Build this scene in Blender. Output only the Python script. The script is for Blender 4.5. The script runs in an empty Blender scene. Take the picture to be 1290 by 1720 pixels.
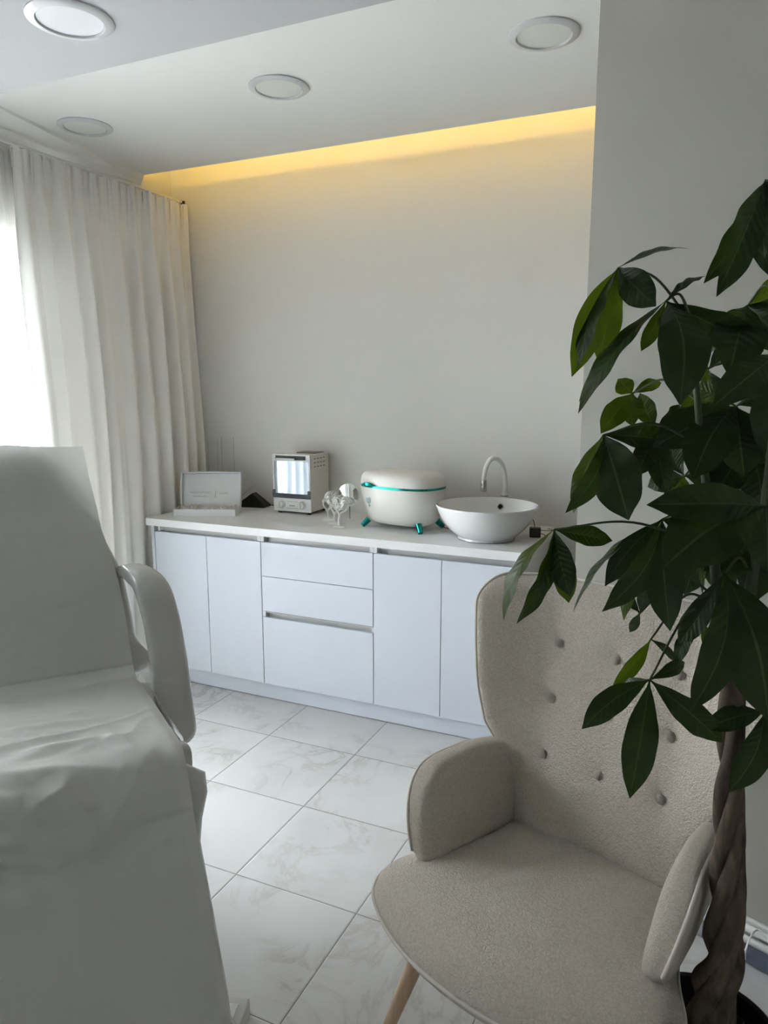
import bpy, bmesh, math, random
from mathutils import Vector, noise, Matrix
from math import sin, cos, pi, radians, exp, sqrt, tan

random.seed(7)
scene = bpy.context.scene
col = scene.collection

# ------------------------------------------------------------------ camera
cam_data = bpy.data.cameras.new('camera')
cam_data.sensor_fit = 'VERTICAL'
cam_data.sensor_height = 36.0
cam_data.lens = 36.0 * 1222.0 / 1720.0
cam_data.clip_start = 0.02
cam_data.clip_end = 200
camera = bpy.data.objects.new('camera', cam_data)
camera.location = (0, 0, 1.62)
camera.rotation_euler = (radians(90 - 9.65), 0, radians(24.4))
col.objects.link(camera)
scene.camera = camera

# ------------------------------------------------------------------ exposure, sky, sun, window portals
scene.view_settings.view_transform = 'Standard'
scene.view_settings.look = 'None'
scene.view_settings.gamma = 1.0
scene.view_settings.use_curve_mapping = False
scene.view_settings.exposure = 0.86
SKY = 17.0
scene.cycles.transparent_max_bounces = 24
SUN = 6.0
LED = 11.5

world = bpy.data.worlds.new('world'); scene.world = world
world.use_nodes = True
wn = world.node_tree
bg = wn.nodes['Background']
bg.inputs['Color'].default_value = (0.90, 0.945, 1.0, 1)
bg.inputs['Strength'].default_value = SKY

sun_d = bpy.data.lights.new('sun', 'SUN'); sun_d.energy = SUN; sun_d.angle = radians(2); sun_d.color = (1, .96, .88)
sun = bpy.data.objects.new('sun', sun_d); col.objects.link(sun)
sun.rotation_euler = (radians(8), radians(-24), 0)      # comes over the roof of the house, lights the yard only
sun.rotation_euler = Vector((0.42, -0.15, 1.0)).to_track_quat('Z', 'Y').to_euler()

def portal(name, y0, y1, z0, z1, x):
    d = bpy.data.lights.new(name, 'AREA'); d.shape = 'RECTANGLE'; d.size = z1 - z0; d.size_y = y1 - y0
    d.cycles.is_portal = True
    o = bpy.data.objects.new(name, d); col.objects.link(o)
    o.location = (x, (y0 + y1) / 2, (z0 + z1) / 2); o.rotation_euler = (0, radians(-90), 0)
WIN = [(0.88, 2.84, 0.05, 2.30), (-2.1, -1.4, 0.05, 2.30)]  # second opening is unseen, added to let in fill light
for i, (a, b, c, d) in enumerate(WIN):
    portal('window_portal', a, b, c, d, -3.24)

# ------------------------------------------------------------------ material helpers
def mat(name, base=(.8, .8, .8), rough=.5, metal=0, spec=.5, coat=0, trans=0, ior=1.45, sheen=0, alpha=1, emis=None, estr=0, sss=0):
    m = bpy.data.materials.new(name); m.use_nodes = True
    b = m.node_tree.nodes['Principled BSDF']
    b.inputs['Base Color'].default_value = (*base, 1)
    b.inputs['Roughness'].default_value = rough
    b.inputs['Metallic'].default_value = metal
    b.inputs['Specular IOR Level'].default_value = spec
    b.inputs['Coat Weight'].default_value = coat
    b.inputs['Coat Roughness'].default_value = .08
    b.inputs['Transmission Weight'].default_value = trans
    b.inputs['IOR'].default_value = ior
    b.inputs['Sheen Weight'].default_value = sheen
    b.inputs['Alpha'].default_value = alpha
    if emis:
        b.inputs['Emission Color'].default_value = (*emis, 1); b.inputs['Emission Strength'].default_value = estr
    return m
def N(m, t, **kw):
    n = m.node_tree.nodes.new(t)
    for k, v in kw.items():
        if hasattr(n, k): setattr(n, k, v)
        else: n.inputs[k].default_value = v
    return n
def LK(m, a, b): m.node_tree.links.new(a, b)
def bsdf(m): return m.node_tree.nodes['Principled BSDF']
def bump(m, scale, strength, dist=.002, kind='noise', detail=4, vary=None):
    tc = N(m, 'ShaderNodeTexCoord')
    if kind == 'noise':
        t = N(m, 'ShaderNodeTexNoise'); t.inputs['Scale'].default_value = scale; t.inputs['Detail'].default_value = detail; o = t.outputs['Fac']
    else:
        t = N(m, 'ShaderNodeTexVoronoi'); t.inputs['Scale'].default_value = scale; o = t.outputs['Distance']
    LK(m, tc.outputs['Object'], t.inputs['Vector'])
    b = N(m, 'ShaderNodeBump'); b.inputs['Strength'].default_value = strength; b.inputs['Distance'].default_value = dist
    LK(m, o, b.inputs['Height']); LK(m, b.outputs['Normal'], bsdf(m).inputs['Normal'])
    return t, b
def tint(m, c1, c2, scale=3, detail=5, coord='Object', lo=.35, hi=.65):
    tc = N(m, 'ShaderNodeTexCoord'); t = N(m, 'ShaderNodeTexNoise'); t.inputs['Scale'].default_value = scale; t.inputs['Detail'].default_value = detail
    LK(m, tc.outputs[coord], t.inputs['Vector'])
    r = N(m, 'ShaderNodeValToRGB'); r.color_ramp.elements[0].color = (*c1, 1); r.color_ramp.elements[1].color = (*c2, 1)
    r.color_ramp.elements[0].position = lo; r.color_ramp.elements[1].position = hi
    LK(m, t.outputs['Fac'], r.inputs['Fac']); LK(m, r.outputs['Color'], bsdf(m).inputs['Base Color'])
    return t, r

# ------------------------------------------------------------------ materials
M = {}
M['wall'] = mat('wall_paint', (.80, .79, .755), .85, spec=.2); bump(M['wall'], 90, .12, .001)
M['wall_grey'] = mat('partition_paint', (.335, .325, .295), .85, spec=.2); bump(M['wall_grey'], 90, .12, .001)
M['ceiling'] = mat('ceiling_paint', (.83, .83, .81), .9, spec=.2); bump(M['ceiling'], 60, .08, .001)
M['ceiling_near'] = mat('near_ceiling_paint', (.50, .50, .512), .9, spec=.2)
M['cab'] = mat('cabinet_lacquer', (.645, .685, .755), .42); bump(M['cab'], 220, .04, .0005)
M['cab_edge'] = mat('cabinet_edge', (.72, .74, .77), .4)
M['worktop'] = mat('worktop_laminate', (.78, .785, .79), .38); tint(M['worktop'], (.765, .77, .775), (.81, .815, .82), 180, 3)
M['alu'] = mat('satin_grip_profile', (.60, .61, .60), .4, metal=.15)
M['white_plastic'] = mat('white_plastic', (.82, .82, .80), .3)
M['white_gloss'] = mat('white_gloss_ceramic', (.80, .81, .81), .06, coat=.6)
M['oven_body'] = mat('oven_white_enamel', (.78, .77, .72), .3)
M['oven_face'] = mat('oven_face', (.80, .80, .79), .25)
M['mirror_glass'] = mat('tinted_mirror_glass', (.30, .335, .375), .04, metal=1)
M['mirror'] = mat('mirror', (.92, .93, .93), .02, metal=1)
M['black'] = mat('black_plastic', (.012, .013, .016), .35)
M['navy'] = mat('dark_trim', (.03, .04, .055), .35)
M['chrome'] = mat('chrome', (.50, .50, .50), .10, metal=1)
M['teal'] = mat('teal_metallic', (.0, .33, .28), .14, metal=.95, coat=.5)
M['teal_print'] = mat('teal_print', (.05, .30, .36), .4)
M['steamer'] = mat('pearl_white_shell', (.74, .72, .68), .32, coat=.15)
M['resin'] = mat('matt_white_resin', (.86, .85, .83), .6); bump(M['resin'], 120, .2, .001)
M['card'] = mat('white_card', (.76, .77, .79), .6)
M['card_in'] = mat('card_lining', (.72, .73, .73), .55)
M['emboss'] = mat('embossed_print', (.42, .41, .40), .5)
M['tissue'] = mat('crinkled_tissue', (.72, .71, .68), .8); bump(M['tissue'], 60, .8, .006)
M['socket_grey'] = mat('grey_plastic', (.28, .28, .29), .4)
M['pipe_blue'] = mat('blue_grey_hose', (.10, .12, .17), .45)
M['led'] = mat('warm_led', (1, .8, .3), .5, emis=(1.0, .64, .11), estr=LED)
M['bracket'] = mat('dark_bracket', (.03, .035, .03), .5, metal=.3)
M['radiator'] = mat('radiator_enamel', (.70, .70, .69), .35)
M['frame'] = mat('window_frame', (.85, .86, .86), .35)
M['yard'] = mat('pale_paving', (.72, .72, .70), .9)
M['yard_wall'] = mat('rendered_garden_wall', (.80, .79, .76), .9)
M['soil'] = mat('dark_soil', (.02, .016, .012), 1); bump(M['soil'], 60, 1, .02)
M['pot'] = mat('black_pot', (.010, .010, .011), .3)
M['plastic_frame'] = mat('bed_frame_white', (.62, .62, .61), .35)

# glass
def glass(name, col_=(1, 1, 1), rough=0.0):
    m = bpy.data.materials.new(name); m.use_nodes = True; nt = m.node_tree
    nt.nodes.remove(nt.nodes['Principled BSDF']); out = nt.nodes['Material Output']
    fr = nt.nodes.new('ShaderNodeFresnel'); fr.inputs['IOR'].default_value = 1.5
    tr = nt.nodes.new('ShaderNodeBsdfTransparent'); tr.inputs['Color'].default_value = (*col_, 1)
    gl = nt.nodes.new('ShaderNodeBsdfGlossy'); gl.inputs['Roughness'].default_value = rough
    mx = nt.nodes.new('ShaderNodeMixShader')
    nt.links.new(fr.outputs[0], mx.inputs[0]); nt.links.new(tr.outputs[0], mx.inputs[1]); nt.links.new(gl.outputs[0], mx.inputs[2])
    nt.links.new(mx.outputs[0], out.inputs['Surface'])
    return m
M['glass'] = glass('window_glass', (.97, .98, .98))
M['vase_glass'] = glass('vase_glass', (.997, .998, .998), .02)
_nt = M['vase_glass'].node_tree
_lw = _nt.nodes.new('ShaderNodeLayerWeight'); _lw.inputs['Blend'].default_value = .5
_mr = _nt.nodes.new('ShaderNodeMapRange'); _mr.inputs[1].default_value = .62; _mr.inputs[2].default_value = 1.0; _mr.inputs[3].default_value = .02; _mr.inputs[4].default_value = .85
_nt.links.new(_lw.outputs['Facing'], _mr.inputs[0])
for _l in list(_nt.links):
    if _l.from_node.bl_idname == 'ShaderNodeFresnel': _nt.links.remove(_l)
_mixn = [n for n in _nt.nodes if n.bl_idname == 'ShaderNodeMixShader'][0]
_nt.links.new(_mr.outputs[0], _mixn.inputs[0])

def cloth(name, base, transl, t_mix, open_, rough=.8, fold=None):
    """woven sheer: diffuse + translucent, with a share of open weave"""
    m = bpy.data.materials.new(name); m.use_nodes = True; nt = m.node_tree
    nt.nodes.remove(nt.nodes['Principled BSDF']); out = nt.nodes['Material Output']
    df = nt.nodes.new('ShaderNodeBsdfDiffuse'); df.inputs['Color'].default_value = (*base, 1)
    tl = nt.nodes.new('ShaderNodeBsdfTranslucent'); tl.inputs['Color'].default_value = (*transl, 1)
    tp = nt.nodes.new('ShaderNodeBsdfTransparent')
    m1 = nt.nodes.new('ShaderNodeMixShader'); m1.inputs[0].default_value = t_mix
    m2 = nt.nodes.new('ShaderNodeMixShader'); m2.inputs[0].default_value = open_
    nt.links.new(df.outputs[0], m1.inputs[1]); nt.links.new(tl.outputs[0], m1.inputs[2])
    nt.links.new(m1.outputs[0], m2.inputs[1]); nt.links.new(tp.outputs[0], m2.inputs[2])
    nt.links.new(m2.outputs[0], out.inputs['Surface'])
    return m
M['sheer'] = cloth('sheer_voile', (.90, .90, .89), (.92, .92, .91), .62, .50)
M['sheer_dense'] = cloth('sheer_voile_gathered', (.90, .885, .845), (.62, .61, .59), .04, .003)
M['paper'] = cloth('bed_paper', (.60, .60, .57), (.58, .58, .56), .14, .0)

# plastic film wrap
M['wrap'] = mat('film_wrapped_leatherette', (.43, .43, .41), .30, coat=.7)
t_, b_ = bump(M['wrap'], 9, .5, .012, detail=6)
t_.inputs['Distortion'].default_value = 1.2
M['cushion'] = mat('bed_leatherette', (.52, .52, .50), .35, coat=.3)

# boucle
M['boucle'] = mat('cream_boucle', (.62, .565, .50), .95, spec=.1, sheen=.25)
def boucle(m):
    tc = N(m, 'ShaderNodeTexCoord')
    v = N(m, 'ShaderNodeTexVoronoi'); v.inputs['Scale'].default_value = 190
    n = N(m, 'ShaderNodeTexNoise'); n.inputs['Scale'].default_value = 320; n.inputs['Detail'].default_value = 3
    w = N(m, 'ShaderNodeTexNoise'); w.inputs['Scale'].default_value = 60
    mv = N(m, 'ShaderNodeVectorMath', operation='MULTIPLY_ADD'); mv.inputs[1].default_value = (.012, .012, .012)
    LK(m, w.outputs['Color'], mv.inputs[0]); LK(m, tc.outputs['Object'], mv.inputs[2])
    LK(m, mv.outputs[0], v.inputs['Vector']); LK(m, tc.outputs['Object'], n.inputs['Vector'])
    ad = N(m, 'ShaderNodeMath', operation='SUBTRACT'); LK(m, n.outputs['Fac'], ad.inputs[0]); LK(m, v.outputs['Distance'], ad.inputs[1])
    b = N(m, 'ShaderNodeBump'); b.inputs['Strength'].default_value = .9; b.inputs['Distance'].default_value = .0035
    LK(m, ad.outputs[0], b.inputs['Height']); LK(m, b.outputs['Normal'], bsdf(m).inputs['Normal'])
    r = N(m, 'ShaderNodeValToRGB'); r.color_ramp.elements[0].color = (.66, .60, .515, 1); r.color_ramp.elements[1].color = (.54, .48, .405, 1)
    r.color_ramp.elements[1].position = .75
    LK(m, v.outputs['Distance'], r.inputs['Fac']); LK(m, r.outputs['Color'], bsdf(m).inputs['Base Color'])
boucle(M['boucle'])
M['piping'] = mat('cream_piping', (.58, .54, .48), .8, spec=.2, sheen=.2)

# wood
M['wood'] = mat('light_beech', (.55, .38, .24), .4)
def wood(m, c1, c2, sc=(30, 30, 2.5)):
    tc = N(m, 'ShaderNodeTexCoord'); mp = N(m, 'ShaderNodeMapping'); mp.inputs['Scale'].default_value = sc
    t = N(m, 'ShaderNodeTexNoise'); t.inputs['Scale'].default_value = 2; t.inputs['Detail'].default_value = 6; t.inputs['Distortion'].default_value = .8
    r = N(m, 'ShaderNodeValToRGB'); r.color_ramp.elements[0].color = (*c1, 1); r.color_ramp.elements[1].color = (*c2, 1)
    r.color_ramp.elements[0].position = .3; r.color_ramp.elements[1].position = .7
    LK(m, tc.outputs['Object'], mp.inputs['Vector']); LK(m, mp.outputs[0], t.inputs['Vector'])
    LK(m, t.outputs['Fac'], r.inputs['Fac']); LK(m, r.outputs['Color'], bsdf(m).inputs['Base Color'])
    return t
wood(M['wood'], (.46, .31, .19), (.62, .45, .30))
M['bark'] = mat('braided_bark', (.10, .07, .05), .85)
tb = wood(M['bark'], (.022, .015, .011), (.125, .088, .062), (14, 14, 5))
bb = N(M['bark'], 'ShaderNodeBump'); bb.inputs['Strength'].default_value = .8; bb.inputs['Distance'].default_value = .006
LK(M['bark'], tb.outputs['Fac'], bb.inputs['Height']); LK(M['bark'], bb.outputs['Normal'], bsdf(M['bark']).inputs['Normal'])
M['twig'] = mat('green_stalk', (.035, .045, .015), .6)

# leaves: uv u = across (-1..1 -> 0..1), v = along
def leaf_mat(name, c_dark, c_light, vein, tr_col, tr_mix, rough=.36):
    m = mat(name, c_dark, rough, spec=.32)
    nt = m.node_tree; B = bsdf(m)
    uv = N(m, 'ShaderNodeUVMap'); uv.uv_map = 'UVMap'
    sp = N(m, 'ShaderNodeSeparateXYZ'); LK(m, uv.outputs[0], sp.inputs[0])
    a = N(m, 'ShaderNodeMath', operation='SUBTRACT'); LK(m, sp.outputs[0], a.inputs[0]); a.inputs[1].default_value = .5
    ab = N(m, 'ShaderNodeMath', operation='ABSOLUTE'); LK(m, a.outputs[0], ab.inputs[0])
    # side veins: sin((v - |u|*.35)*freq)
    q = N(m, 'ShaderNodeMath', operation='MULTIPLY'); LK(m, ab.outputs[0], q.inputs[0]); q.inputs[1].default_value = -.28
    s = N(m, 'ShaderNodeMath', operation='ADD'); LK(m, sp.outputs[1], s.inputs[0]); LK(m, q.outputs[0], s.inputs[1])
    f = N(m, 'ShaderNodeMath', operation='MULTIPLY'); LK(m, s.outputs[0], f.inputs[0]); f.inputs[1].default_value = 72
    sn = N(m, 'ShaderNodeMath', operation='SINE'); LK(m, f.outputs[0], sn.inputs[0])
    bp = N(m, 'ShaderNodeBump'); bp.inputs['Strength'].default_value = .4; bp.inputs['Distance'].default_value = .0009
    LK(m, sn.outputs[0], bp.inputs['Height']); LK(m, bp.outputs['Normal'], B.inputs['Normal'])
    # colour: noise + midrib
    tc = N(m, 'ShaderNodeTexCoord'); nz = N(m, 'ShaderNodeTexNoise'); nz.inputs['Scale'].default_value = 9; LK(m, tc.outputs['Object'], nz.inputs['Vector'])
    mx = N(m, 'ShaderNodeMix', data_type='RGBA'); mx.inputs[6].default_value = (*c_dark, 1); mx.inputs[7].default_value = (*c_light, 1); LK(m, nz.outputs['Fac'], mx.inputs[0])
    lt = N(m, 'ShaderNodeMath', operation='LESS_THAN'); LK(m, ab.outputs[0], lt.inputs[0]); lt.inputs[1].default_value = .022
    m2 = N(m, 'ShaderNodeMix', data_type='RGBA'); LK(m, lt.outputs[0], m2.inputs[0]); LK(m, mx.outputs[2], m2.inputs[6]); m2.inputs[7].default_value = (*vein, 1)
    LK(m, m2.outputs[2], B.inputs['Base Color'])
    tl = N(m, 'ShaderNodeBsdfTranslucent'); tl.inputs['Color'].default_value = (*tr_col, 1)
    ms = N(m, 'ShaderNodeMixShader'); ms.inputs[0].default_value = tr_mix
    out = nt.nodes['Material Output']
    LK(m, B.outputs[0], ms.inputs[1]); LK(m, tl.outputs[0], ms.inputs[2]); LK(m, ms.outputs[0], out.inputs['Surface'])
    return m
M['leaf_d'] = leaf_mat('dark_leaf', (.008, .019, .004), (.018, .036, .008), (.05, .08, .025), (.035, .065, .004), .22)
M['leaf_backlit'] = leaf_mat('backlit_leaf', (.028, .052, .005), (.045, .075, .006), (.10, .14, .02), (.085, .135, .004), .42)  # yellow-green of light through the leaves is put into the colour
M['leaf_g'] = leaf_mat('leaf_underside', (.07, .09, .065), (.10, .12, .09), (.14, .17, .11), (.05, .08, .02), .15, .5)
M['leaf_o'] = leaf_mat('withered_leaf', (.16, .09, .02), (.20, .11, .03), (.2, .15, .05), (.2, .1, .02), .3, .6)
M['hedge'] = leaf_mat('hedge_leaf', (.03, .07, .015), (.06, .12, .03), (.05, .1, .02), (.08, .14, .02), .3, .5)

# floor: marble look tiles
def floor_mat():
    m = mat('marble_tile_floor', (.8, .8, .8), .17, spec=.5); B = bsdf(m)
    tc = N(m, 'ShaderNodeTexCoord'); sp = N(m, 'ShaderNodeSeparateXYZ'); LK(m, tc.outputs['Object'], sp.inputs[0])
    PX, PY, X0, Y0 = .4535, .4470, -1.372, 1.815
    def mth(op, a, b=None, c=None):
        n = N(m, 'ShaderNodeMath', operation=op)
        for i, v in enumerate((a, b, c)):
            if v is None: continue
            if isinstance(v, (int, float)): n.inputs[i].default_value = v
            else: LK(m, v, n.inputs[i])
        return n.outputs[0]
    def edge(o, x0, p):
        t = mth('DIVIDE', mth('SUBTRACT', o, x0), p); fr = mth('FRACT', t); fl = mth('FLOOR', t)
        d = mth('MINIMUM', fr, mth('SUBTRACT', 1.0, fr))
        return mth('MULTIPLY', d, p), fl
    dx, ix = edge(sp.outputs[0], X0, PX); dy, iy = edge(sp.outputs[1], Y0, PY)
    d = mth('MINIMUM', dx, dy)
    grout = mth('LESS_THAN', d, .0016)
    h = N(m, 'ShaderNodeMapRange'); LK(m, d, h.inputs[0]); h.inputs[1].default_value = .0012; h.inputs[2].default_value = .006
    # per tile offset of the veining
    cb = N(m, 'ShaderNodeCombineXYZ'); LK(m, ix, cb.inputs[0]); LK(m, iy, cb.inputs[1])
    wn_ = N(m, 'ShaderNodeTexWhiteNoise'); LK(m, cb.outputs[0], wn_.inputs['Vector'])
    mv = N(m, 'ShaderNodeVectorMath', operation='MULTIPLY_ADD'); mv.inputs[1].default_value = (7, 7, 7)
    LK(m, wn_.outputs['Color'], mv.inputs[0]); LK(m, tc.outputs['Object'], mv.inputs[2])
    n1 = N(m, 'ShaderNodeTexNoise'); n1.inputs['Scale'].default_value = 3.2; n1.inputs['Detail'].default_value = 9; n1.inputs['Roughness'].default_value = .62; n1.inputs['Distortion'].default_value = 1.4
    LK(m, mv.outputs[0], n1.inputs['Vector'])
    v1 = mth('ABSOLUTE', mth('SUBTRACT', n1.outputs['Fac'], .5))
    r1 = N(m, 'ShaderNodeMapRange'); LK(m, v1, r1.inputs[0]); r1.inputs[1].default_value = 0; r1.inputs[2].default_value = .045; r1.inputs[3].default_value = 1; r1.inputs[4].default_value = 0
    n2 = N(m, 'ShaderNodeTexNoise'); n2.inputs['Scale'].default_value = 2.2; n2.inputs['Detail'].default_value = 4; LK(m, mv.outputs[0], n2.inputs['Vector'])
    r2 = N(m, 'ShaderNodeMapRange'); LK(m, n2.outputs['Fac'], r2.inputs[0]); r2.inputs[1].default_value = .45; r2.inputs[2].default_value = .68
    vm = mth('MULTIPLY', mth('MULTIPLY', r1.outputs[0], r2.outputs[0]), .62)
    c0 = N(m, 'ShaderNodeMix', data_type='RGBA'); c0.inputs[6].default_value = (.67, .67, .665, 1); c0.inputs[7].default_value = (.52, .505, .49, 1); LK(m, r2.outputs[0], c0.inputs[0])
    c0f = mth('MULTIPLY', r2.outputs[0], .55); LK(m, c0f, c0.inputs[0])
    c1 = N(m, 'ShaderNodeMix', data_type='RGBA'); LK(m, vm, c1.inputs[0]); LK(m, c0.outputs[2], c1.inputs[6]); c1.inputs[7].default_value = (.36, .33, .30, 1)
    c2 = N(m, 'ShaderNodeMix', data_type='RGBA'); LK(m, grout, c2.inputs[0]); LK(m, c1.outputs[2], c2.inputs[6]); c2.inputs[7].default_value = (.22, .21, .20, 1)
    LK(m, c2.outputs[2], B.inputs['Base Color'])
    rr = N(m, 'ShaderNodeMapRange'); LK(m, grout, rr.inputs[0]); rr.inputs[3].default_value = .2; rr.inputs[4].default_value = .8
    LK(m, rr.outputs[0], B.inputs['Roughness'])
    n3 = N(m, 'ShaderNodeTexNoise'); n3.inputs['Scale'].default_value = 7; LK(m, tc.outputs['Object'], n3.inputs['Vector'])
    hh = mth('ADD', h.outputs[0], mth('MULTIPLY', n3.outputs['Fac'], .25))
    bp = N(m, 'ShaderNodeBump'); bp.inputs['Strength'].default_value = .6; bp.inputs['Distance'].default_value = .0018
    LK(m, hh, bp.inputs['Height']); LK(m, bp.outputs['Normal'], B.inputs['Normal'])
    return m
M['floor'] = floor_mat()

# ------------------------------------------------------------------ mesh helpers
class MB:
    def __init__(s): s.v = []; s.f = []
    def add(s, v, f):
        k = len(s.v); s.v += [tuple(p) for p in v]; s.f += [tuple(i + k for i in q) for q in f]; return s
    def box(s, x0, x1, y0, y1, z0, z1, mtx=None):
        v = [Vector(p) for p in ((x0, y0, z0), (x1, y0, z0), (x1, y1, z0), (x0, y1, z0), (x0, y0, z1), (x1, y0, z1), (x1, y1, z1), (x0, y1, z1))]
        if mtx: v = [mtx @ p for p in v]
        return s.add(v, [(3, 2, 1, 0), (4, 5, 6, 7), (0, 1, 5, 4), (1, 2, 6, 5), (2, 3, 7, 6), (3, 0, 4, 7)])
    def lathe(s, prof, n=48, c=(0, 0, 0), sx=1, sy=1, mtx=None):
        v = []; f = []
        for r, z in prof:
            for i in range(n):
                a = 2 * pi * i / n; p = Vector((r * cos(a) * sx, r * sin(a) * sy, z))
                if mtx: p = mtx @ p
                v.append(p + Vector(c))
        for j in range(len(prof) - 1):
            for i in range(n):
                k = (i + 1) % n; f.append((j * n + i, j * n + k, (j + 1) * n + k, (j + 1) * n + i))
        if prof[0][0] > 1e-5: f.append(tuple(range(n))[::-1])
        if prof[-1][0] > 1e-5: f.append(tuple((len(prof) - 1) * n + i for i in range(n)))
        return s.add(v, f)
    def tube(s, pts, r, n=12, cap=True, flat=None):
        pts = [Vector(p) for p in pts]; L = len(pts); R = r if isinstance(r, (list, tuple)) else [r] * L
        v = []; f = []; up = None
        for i, p in enumerate(pts):
            t = (pts[min(i + 1, L - 1)] - pts[max(i - 1, 0)]).normalized()
            if up is None:
                up = Vector((0, 0, 1)) if abs(t.z) < .9 else Vector((1, 0, 0))
            a = (up - t * up.dot(t)).normalized(); b = t.cross(a); up = a
            for k in range(n):
                q = 2 * pi * k / n; v.append(p + a * (cos(q) * R[i]) + b * (sin(q) * R[i]))
        for j in range(L - 1):
            for i in range(n):
                k = (i + 1) % n; f.append((j * n + i, j * n + k, (j + 1) * n + k, (j + 1) * n + i))
        if cap: f.append(tuple(range(n))[::-1]); f.append(tuple((L - 1) * n + i for i in range(n)))
        return s.add(v, f)
    def grid(s, fn, nu, nv, closed_u=False):
        v = []; f = []
        for j in range(nv + 1):
            for i in range(nu + (0 if closed_u else 1)):
                v.append(fn(i / nu, j / nv))
        W = nu if closed_u else nu + 1
        for j in range(nv):
            for i in range(nu):
                k = (i + 1) % W; f.append((j * W + i, j * W + k, (j + 1) * W + k, (j + 1) * W + i))
        return s.add(v, f)
    def ball(s, c, r, n=16, sc=(1, 1, 1)):
        pr = [(max(1e-6, sin(pi * i / 10)) * r, -cos(pi * i / 10) * r) for i in range(11)]
        v0 = len(s.v); s.lathe(pr, n)
        for i in range(v0, len(s.v)):
            p = s.v[i]; s.v[i] = (p[0] * sc[0] + c[0], p[1] * sc[1] + c[1], p[2] * sc[2] + c[2])
        return s
    def build(s, name, m, parent=None, smooth=35, bevel=0, seg=3, solid=0, solid_off=-1, subsurf=0):
        me = bpy.data.meshes.new(name); me.from_pydata(s.v, [], s.f); me.update()
        bm = bmesh.new(); bm.from_mesh(me); bmesh.ops.remove_doubles(bm, verts=bm.verts, dist=1e-6)
        if not solid: bmesh.ops.recalc_face_normals(bm, faces=bm.faces)
        bm.to_mesh(me); bm.free()
        o = bpy.data.objects.new(name, me); col.objects.link(o)
        me.materials.append(m)
        if smooth:
            me.polygons.foreach_set('use_smooth', [True] * len(me.polygons))
            me.set_sharp_from_angle(angle=radians(smooth))
        if parent: o.parent = parent
        if solid:
            md = o.modifiers.new('solid', 'SOLIDIFY'); md.thickness = solid; md.offset = solid_off
        if bevel:
            md = o.modifiers.new('bevel', 'BEVEL'); md.width = bevel; md.segments = seg; md.limit_method = 'ANGLE'; md.angle_limit = radians(40)
            md.harden_normals = True
        if subsurf:
            md = o.modifiers.new('sub', 'SUBSURF'); md.levels = subsurf; md.render_levels = subsurf
        return o
def thing(name, label, cat, loc=(0, 0, 0), rz=0, group=None):
    o = bpy.data.objects.new(name, None); col.objects.link(o); o.location = loc; o.rotation_euler = (0, 0, rz)
    o.empty_display_size = .05
    o['label'] = label; o['category'] = cat
    if group: o['group'] = group
    return o
def tag(o, label, cat, group=None, kind=None):
    o['label'] = label; o['category'] = cat
    if group: o['group'] = group
    if kind: o['kind'] = kind
    return o
def struct(o, label=None):
    o['kind'] = 'structure'
    if label: o['label'] = label
    return o
def catmull(pts, n=8):
    pts = [Vector(p) for p in pts]; out = []
    P = [pts[0] * 2 - pts[1]] + pts + [pts[-1] * 2 - pts[-2]]
    for i in range(1, len(P) - 2):
        for k in range(n):
            t = k / n; a, b, c, d = P[i - 1], P[i], P[i + 1], P[i + 2]
            out.append(.5 * ((2 * b) + (c - a) * t + (2 * a - 5 * b + 4 * c - d) * t * t + (3 * b - a - 3 * c + d) * t ** 3))
    out.append(pts[-1]); return out
def interp(tab, x):
    if x <= tab[0][0]: return tab[0][1]
    for (a, va), (b, vb) in zip(tab, tab[1:]):
        if x <= b:
            t = (x - a) / (b - a); t = t * t * (3 - 2 * t) if False else t; return va + (vb - va) * t
    return tab[-1][1]
def sstep(a, b, x):
    t = max(0, min(1, (x - a) / (b - a))); return t * t * (3 - 2 * t)

# ================================================================== SETTING
XL, YB, XR, YR, ZR = -3.05, 3.66, 2.2, -3.0, 2.98
b = MB(); b.box(XL - .2, XR + .2, YR - .2, YB + .2, -.1, 0); struct(b.build('floor', M['floor'], smooth=0))
b = MB(); b.box(XL - .2, XR + .2, YB, YB + .15, 0, ZR); struct(b.build('wall_back', M['wall'], smooth=0))
b = MB(); b.box(XR, XR + .15, YR, YB, 0, ZR); struct(b.build('wall_right', M['wall'], smooth=0))
b = MB(); b.box(XL - .2, XR + .2, YR - .15, YR, 0, ZR); struct(b.build('wall_front', M['wall'], smooth=0))
# left wall around its window and the added fill opening
b = MB(); ys = [YR] ; 
w2, w1 = WIN[1], WIN[0]
for (a, c, z0, z1) in ((YR, w2[0], 0, ZR), (w2[0], w2[1], 0, w2[2]), (w2[0], w2[1], w2[3], ZR), (w2[1], w1[0], 0, ZR), (w1[0], w1[1], 0, w1[2]), (w1[0], w1[1], w1[3], ZR), (w1[1], YB, 0, ZR)):
    b.box(XL - .2, XL, a, c, z0, z1)
struct(b.build('wall_left', M['wall'], smooth=0))
# diagonal partition on the right
PD = Vector((.918, -.396, 0)); PN = Vector((.396, .918, 0)); P0w = Vector((-.403, 2.459, 0))
b = MB(); Lp = 2.82
pts = [P0w, P0w + PD * Lp, P0w + PD * Lp + PN * .12, P0w + PN * .12]
b.add([(p.x, p.y, 0) for p in pts] + [(p.x, p.y, 2.82) for p in pts], [(3, 2, 1, 0), (4, 5, 6, 7), (0, 1, 5, 4), (1, 2, 6, 5), (2, 3, 7, 6), (3, 0, 4, 7)])
struct(b.build('wall_partition', M['wall_grey'], smooth=0))
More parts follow.
